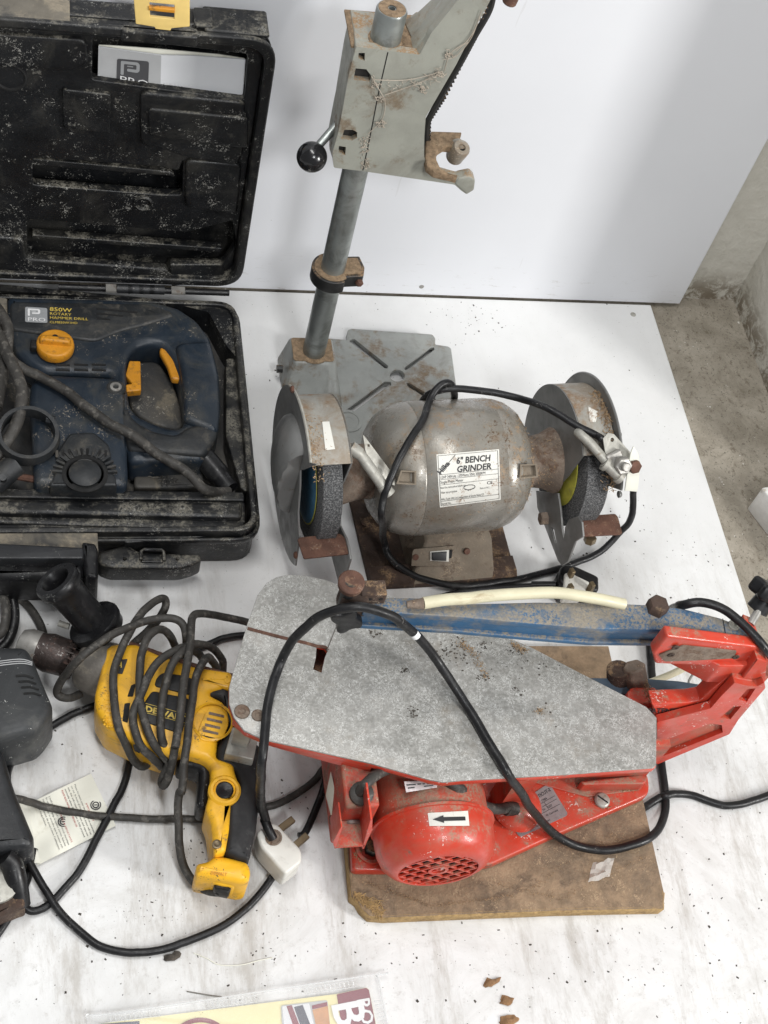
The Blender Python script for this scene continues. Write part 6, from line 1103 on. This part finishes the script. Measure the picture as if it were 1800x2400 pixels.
cordthing([(42, 1400, 5), (70, 1425, 5), (95, 1465, 5), (103, 1500, 5), (95, 1530, 5)], 4.4, 'cordgrey', 'grey cord curving behind the drill chuck at the left')
cordthing([(10, 1350, 30), (28, 1400, 24), (34, 1450, 18), (20, 1500, 12), (-10, 1530, 8)], 5.4, 'cord', 'outer turn of the black cord bundle at the left edge')
cordthing([(-10, 1370, 34), (8, 1400, 30), (14, 1440, 26), (5, 1480, 20), (-20, 1500, 16)], 5, 'cordgrey', 'inner turn of the cord bundle at the left edge')

# ================================================================== BLACK TUBE ABOVE THE DRILL (left)
bt = thing('black_tool_tube', 'long black plastic bar with tube end lying in front of the tool case at left', 'tool part', P(80, 1340, 0))
b = MB(); b.flat(20, 70, [l1(-60, 92), l1(300, 92), l1(480, 110), l1(480, 200), l1(300, 230), l1(-60, 222)], r=4, bevel=8, zt=55); b.build('tube', 'blackclean', bt)
b = MB(); b.flat(10, 74, [l1(468, 10), l1(545, 20), l1(560, 60), l1(560, 212), l1(545, 222), l1(490, 218), l1(468, 120)], r=3, bevel=5, zt=60); b.build('end_collar', 'blackclean', bt)
b = MB(); b.flat(60, 84, [l1(-60, -8), l1(478, 18), l1(478, 82), l1(-60, 84)], r=2, bevel=2, zt=80); b.build('upper_rail', 'black', bt)

# ================================================================== GREY AND BLACK TOOLS AT LEFT EDGE
sd = thing('grey_power_tool', 'dark grey tool housing with vent slots, cut off by the left edge', 'power tool', P(40, 1640, 0))
b = MB(); b.flat(8, 84, [l1(-120, 600), l1(120, 598), l1(160, 612), l1(190, 660), l1(225, 750), l1(300, 930), l1(298, 970), l1(245, 1050), l1(200, 1090), l1(20, 1140), l1(-120, 1150)], r=6, bevel=12, zt=70); gh = b.build('housing', 'greytool', sd, sharp=60)
for i, (x, y) in enumerate(((90, 742), (105, 775), (120, 808), (135, 843))):
    b = MB(); b.flat(84, 84.8, [l1(x, y-6), l1(x+60, y-9), l1(x+106, y+8), l1(x+100, y+14), l1(x+50, y+2), l1(x, y+5)], r=.8, zt=84.8); b.build('vent_slot', 'dark', gh)
for k in range(3): b = MB(); b.tube([P(*l1(-60, 690-k*12), 84.3), P(*l1(110, 670-k*12), 84.3), P(*l1(185, 680-k*8), 83)], .5, 5, 4); b.build('groove_line', 'papergrey', gh)
bk_ = thing('black_tool', 'black plastic tool with a metal grille foot at the lower left edge', 'power tool', P(30, 1950, 0))
b = MB(); b.flat(8, 62, [l1(-120, 1140), l1(0, 1150), l1(30, 1230), l1(80, 1400), l1(195, 1680), l1(190, 1720), l1(150, 1750), l1(-120, 1760)], r=6, bevel=9, zt=52); b.build('housing', 'black', bk_, sharp=60)
b = MB(); b.flat(2, 34, D2([(-60, 540), (60, 530), (110, 560), (128, 820), (90, 830), (-60, 900)]), r=4, bevel=4, zt=30); b.build('foot', 'rustdark', bk_)
b = MB(); b.tube([P(*l2(x, y), z) for x, y, z in ((20, 560, 50), (60, 600, 44), (85, 700, 34), (100, 810, 20))], 10, 14); b.build('arm', 'blackclean', bk_)
b = MB(); b.lathe([(22, 0), (22, 6), (18, 8)], P(*l2(-18, 690), 32), (0, 0, 1), 36); b.build('round_plate', 'zinc', bk_)

# ================================================================== WARNING TAG
tg = thing('paper_tag', 'creased off-white paper instruction tag with small red and black print on the floor', 'paper tag', P(170, 1950, 0))
qt = [(58, 1895), (213, 1814), (270, 1934), (92, 2030)]
b = MB(); g_ = grid(1, 1, 12, 8); decal(b, g_, 1, 1, [(60, 1887), (213, 1813), (272, 1935), (88, 2028)], lambda x, y: P(x, y, 4.2+2.6*math.sin(x*.06)*math.sin(y*.045))); tp1 = b.build('sheet', 'paper', tg, sharp=180)
b = MB(); decal(b, grid(1, 1, 6, 6), 1, 1, [(30, 1880), (62, 1880), (94, 2022), (60, 2026)], lambda x, y: P(x, y, 7.5)); b.build('folded_sheet', 'paper', tg, sharp=180)
txt = [('IMPORTANT', 1, 0, 1.0), ('Please be aware your new drill has an automatic', 0, 1, .8), ('cut out. In event of overload the motor will cut', 0, 2, .8), ('out, this will reset on release and operate', 0, 3, .8), ('normally when the trigger is fully pressed.', 0, 4, .8), ('PLEASE READ INSTRUCTIONS BEFORE USE', 1, 5, 1.0), ('REMARQUE IMPORTANTE', 1, 8, 1.0), ("L'outil est pourvu d'un coupe circuit thermique", 0, 9, .8), ("En cas de surcharge le moteur s'arrete. Relacher", 0, 10, .8), ("l'interrupteur et attendre que le moteur soit", 0, 11, .8), ("refroidi avant de poursuivre l'utilisation", 0, 12, .8), ('de la machine.', 0, 13, .8)]
# print runs down the tag: rotated so lines go from upper left to lower right
A0, A1, B0 = Vector(l2(395, 180)), Vector(l2(500, 440)), Vector(l2(160, 290))
ud = (A1-A0); vd = (B0-A0)
def tagpt(u, v): q = A0+ud*u+vd*v; return P(q.x, q.y, 4.6+2.6*math.sin(q.x*.06)*math.sin(q.y*.045))
bl_, rd_ = MB(), MB()
for t_, red, row, k in txt:
    vs, fs = text_mesh(t_, 1.0); mxw = max(v.x for v in vs); wd = .72 if red else .96; x0_ = .28 if red and row == 0 else .02
    if row == 8: wd = .62; x0_ = .34
    if row == 0: wd = .36; x0_ = .42
    out = [tagpt(x0_+v.x/mxw*wd*(.5 if row == 13 else 1), (row+.8-v.y*.72)/14.5-.045) for v in vs]; (rd_ if red else bl_).add(out, fs)
bl_.build('small_print', 'inkgrey', tp1, sharp=80); rd_.build('red_print', 'inkred', tp1, sharp=80)
for q in (l2(490, 298), l2(324, 384)):
    b = MB(); c_ = P(*q, 4.8+2.6*math.sin(q[0]*.06)*math.sin(q[1]*.045)); b.lathe([(5.2, 0), (5.2, .15), (4.2, .15), (4.2, 0)], c_, (0, 0, 1), 30, cap=False); b.lathe([(3.4, .1), (2.2, .15)], c_, (0, 0, 1), 24, cap=False); b.box((c_.x, c_.y, c_.z+.1), (3.4, 1, .1)); b.build('round_mark', 'ink', tp1)
b = MB(); b.tube([P(*l2(x, y), 3) for x, y in ((275, 255), (285, 235), (310, 215), (328, 208))], .5, 5, 4); b.build('tag_string', 'web', tg)

# ================================================================== BLISTER PACK
bp_ = thing('blister_pack', 'clear blister pack with yellow and maroon card cut off by the bottom edge', 'blister pack', P(550, 2400, 0))
qb = [l8(88, 470), l8(95, 448), l8(250, 440), l8(1400, 268), l8(1425, 272), l8(1440, 300), l8(1490, 560), l8(1540, 900), l8(120, 900)]
b = MB(); b.flat(9, 10, qb, r=4, bevel=.4, zt=10); sh2 = b.build('clear_shell', 'clear', bp_)
b = MB(); e = [P(*q, 10) for q in qb[:7]]; b.tube(e, 1.1, 8, 4); b.build('shell_rim', 'clearrim', sh2)
b = MB(); b.flat(3, 4, [l8(150, 492), l8(1240, 355), l8(1380, 325), l8(1392, 335), l8(1450, 620), l8(1470, 900), l8(150, 900)], zt=4); cd_ = b.build('card', 'cardyel', bp_)
b = MB(); b.flat(4, 4.5, [l8(1243, 356), l8(1380, 326), l8(1392, 336), l8(1420, 480), l8(1460, 700), l8(1300, 720)], r=1, zt=4.5); b.build('maroon_panel', 'maroon', cd_)
b = MB(); b.flat(4, 4.5, [l8(150, 493), l8(330, 480), l8(335, 700), l8(150, 700)], zt=4.5); b.build('navy_panel', 'navy', cd_)
b = MB(); b.flat(4.5, 4.9, [l8(985, 408), l8(1200, 383), l8(1215, 520), l8(1230, 700), l8(1000, 700)], r=2, zt=4.9); ph = b.build('photo_panel', 'papergrey', cd_, label='small picture of a wooden box on the card')
b = MB(); b.flat(4.9, 5.1, [l8(990, 412), l8(1115, 398), l8(1160, 600), l8(1010, 600)], zt=5.1, r=1); b.build('picture_ground', 'paperwhite', ph)
b = MB(); b.flat(5.1, 5.3, [l8(1010, 410), l8(1035, 407), l8(1110, 600), l8(1075, 600)], zt=5.3); b.flat(5.1, 5.3, [l8(1128, 408), l8(1198, 392), l8(1200, 410), l8(1130, 425)], zt=5.3); b.build('picture_frame_strip', 'maroon', ph)
b = MB(); b.flat(5.1, 5.3, [l8(1045, 415), l8(1085, 405), l8(1130, 520), l8(1085, 530)], zt=5.3); b.build('picture_dark', 'navy', ph)
b = MB(); b.flat(5.1, 5.3, [l8(1130, 428), l8(1202, 410), l8(1222, 600), l8(1170, 600)], zt=5.3); b.build('picture_box', 'orange', ph)
# vertical lettering
def vtext(t_, o_px, d_px, up_px, z, m, name, size):
    o_, d_, u_ = P(*o_px, z), P(*d_px, z), P(*up_px, z); dx, dy = (d_-o_).normalized(), (u_-o_).normalized(); vs, fs = text_mesh(t_, size, bold=.02); b = MB(); b.add([o_+dx*v.x+dy*v.y for v in vs], fs); return b.build(name, m, cd_, sharp=80)
vtext('Basic', l8(1218, 396), l8(1240, 494), l8(1280, 384), 5.2, 'inkwhite', 'title_lettering', 42)
vtext('ROUTER BIT', l8(1336, 378), l8(1360, 494), l8(1380, 370), 5.2, 'inkwhite', 'side_lettering', 17)
b = MB(); c_ = P(*l8(610, 625), 5); b.lathe([(30, 0), (30, .2), (26, .2), (26, 0)], c_, (0, 0, 1), 50, cap=False); b.build('maroon_ring', 'maroon', cd_)
rs = random.Random(2)
for x0_, y0_, x1_, y1_ in ((185, 468, 430, 440), (635, 410, 875, 375), (1095, 342, 1330, 305)):
    b = MB(); o_, e_ = P(*l8(x0_, y0_), 10.3), P(*l8(x1_, y1_), 10.3); d = e_-o_; n_ = Vector((-d.y, d.x, 0)).normalized()
    for s_ in (-3, 3): b.tube([o_+n_*s_, e_+n_*s_], .5, 5, 0)
    for k in range(11): c_ = o_+d*(k+.5)/11; h_ = rs.uniform(1.5, 2.6); b.tube([c_-n_*h_, c_+n_*h_], .6, 5, 0)
    b.build('embossed_rib', 'clearrim', sh2)
b = MB(); o_, e_ = P(*l8(1430, 385), 10.3), P(*l8(1465, 494), 10.3)
for k in range(7): c_ = o_.lerp(e_, k/6); b.tube([c_-Vector((3, .5, 0)), c_+Vector((3, -.5, 0))], .6, 5, 0)
b.build('embossed_rib', 'clearrim', sh2)
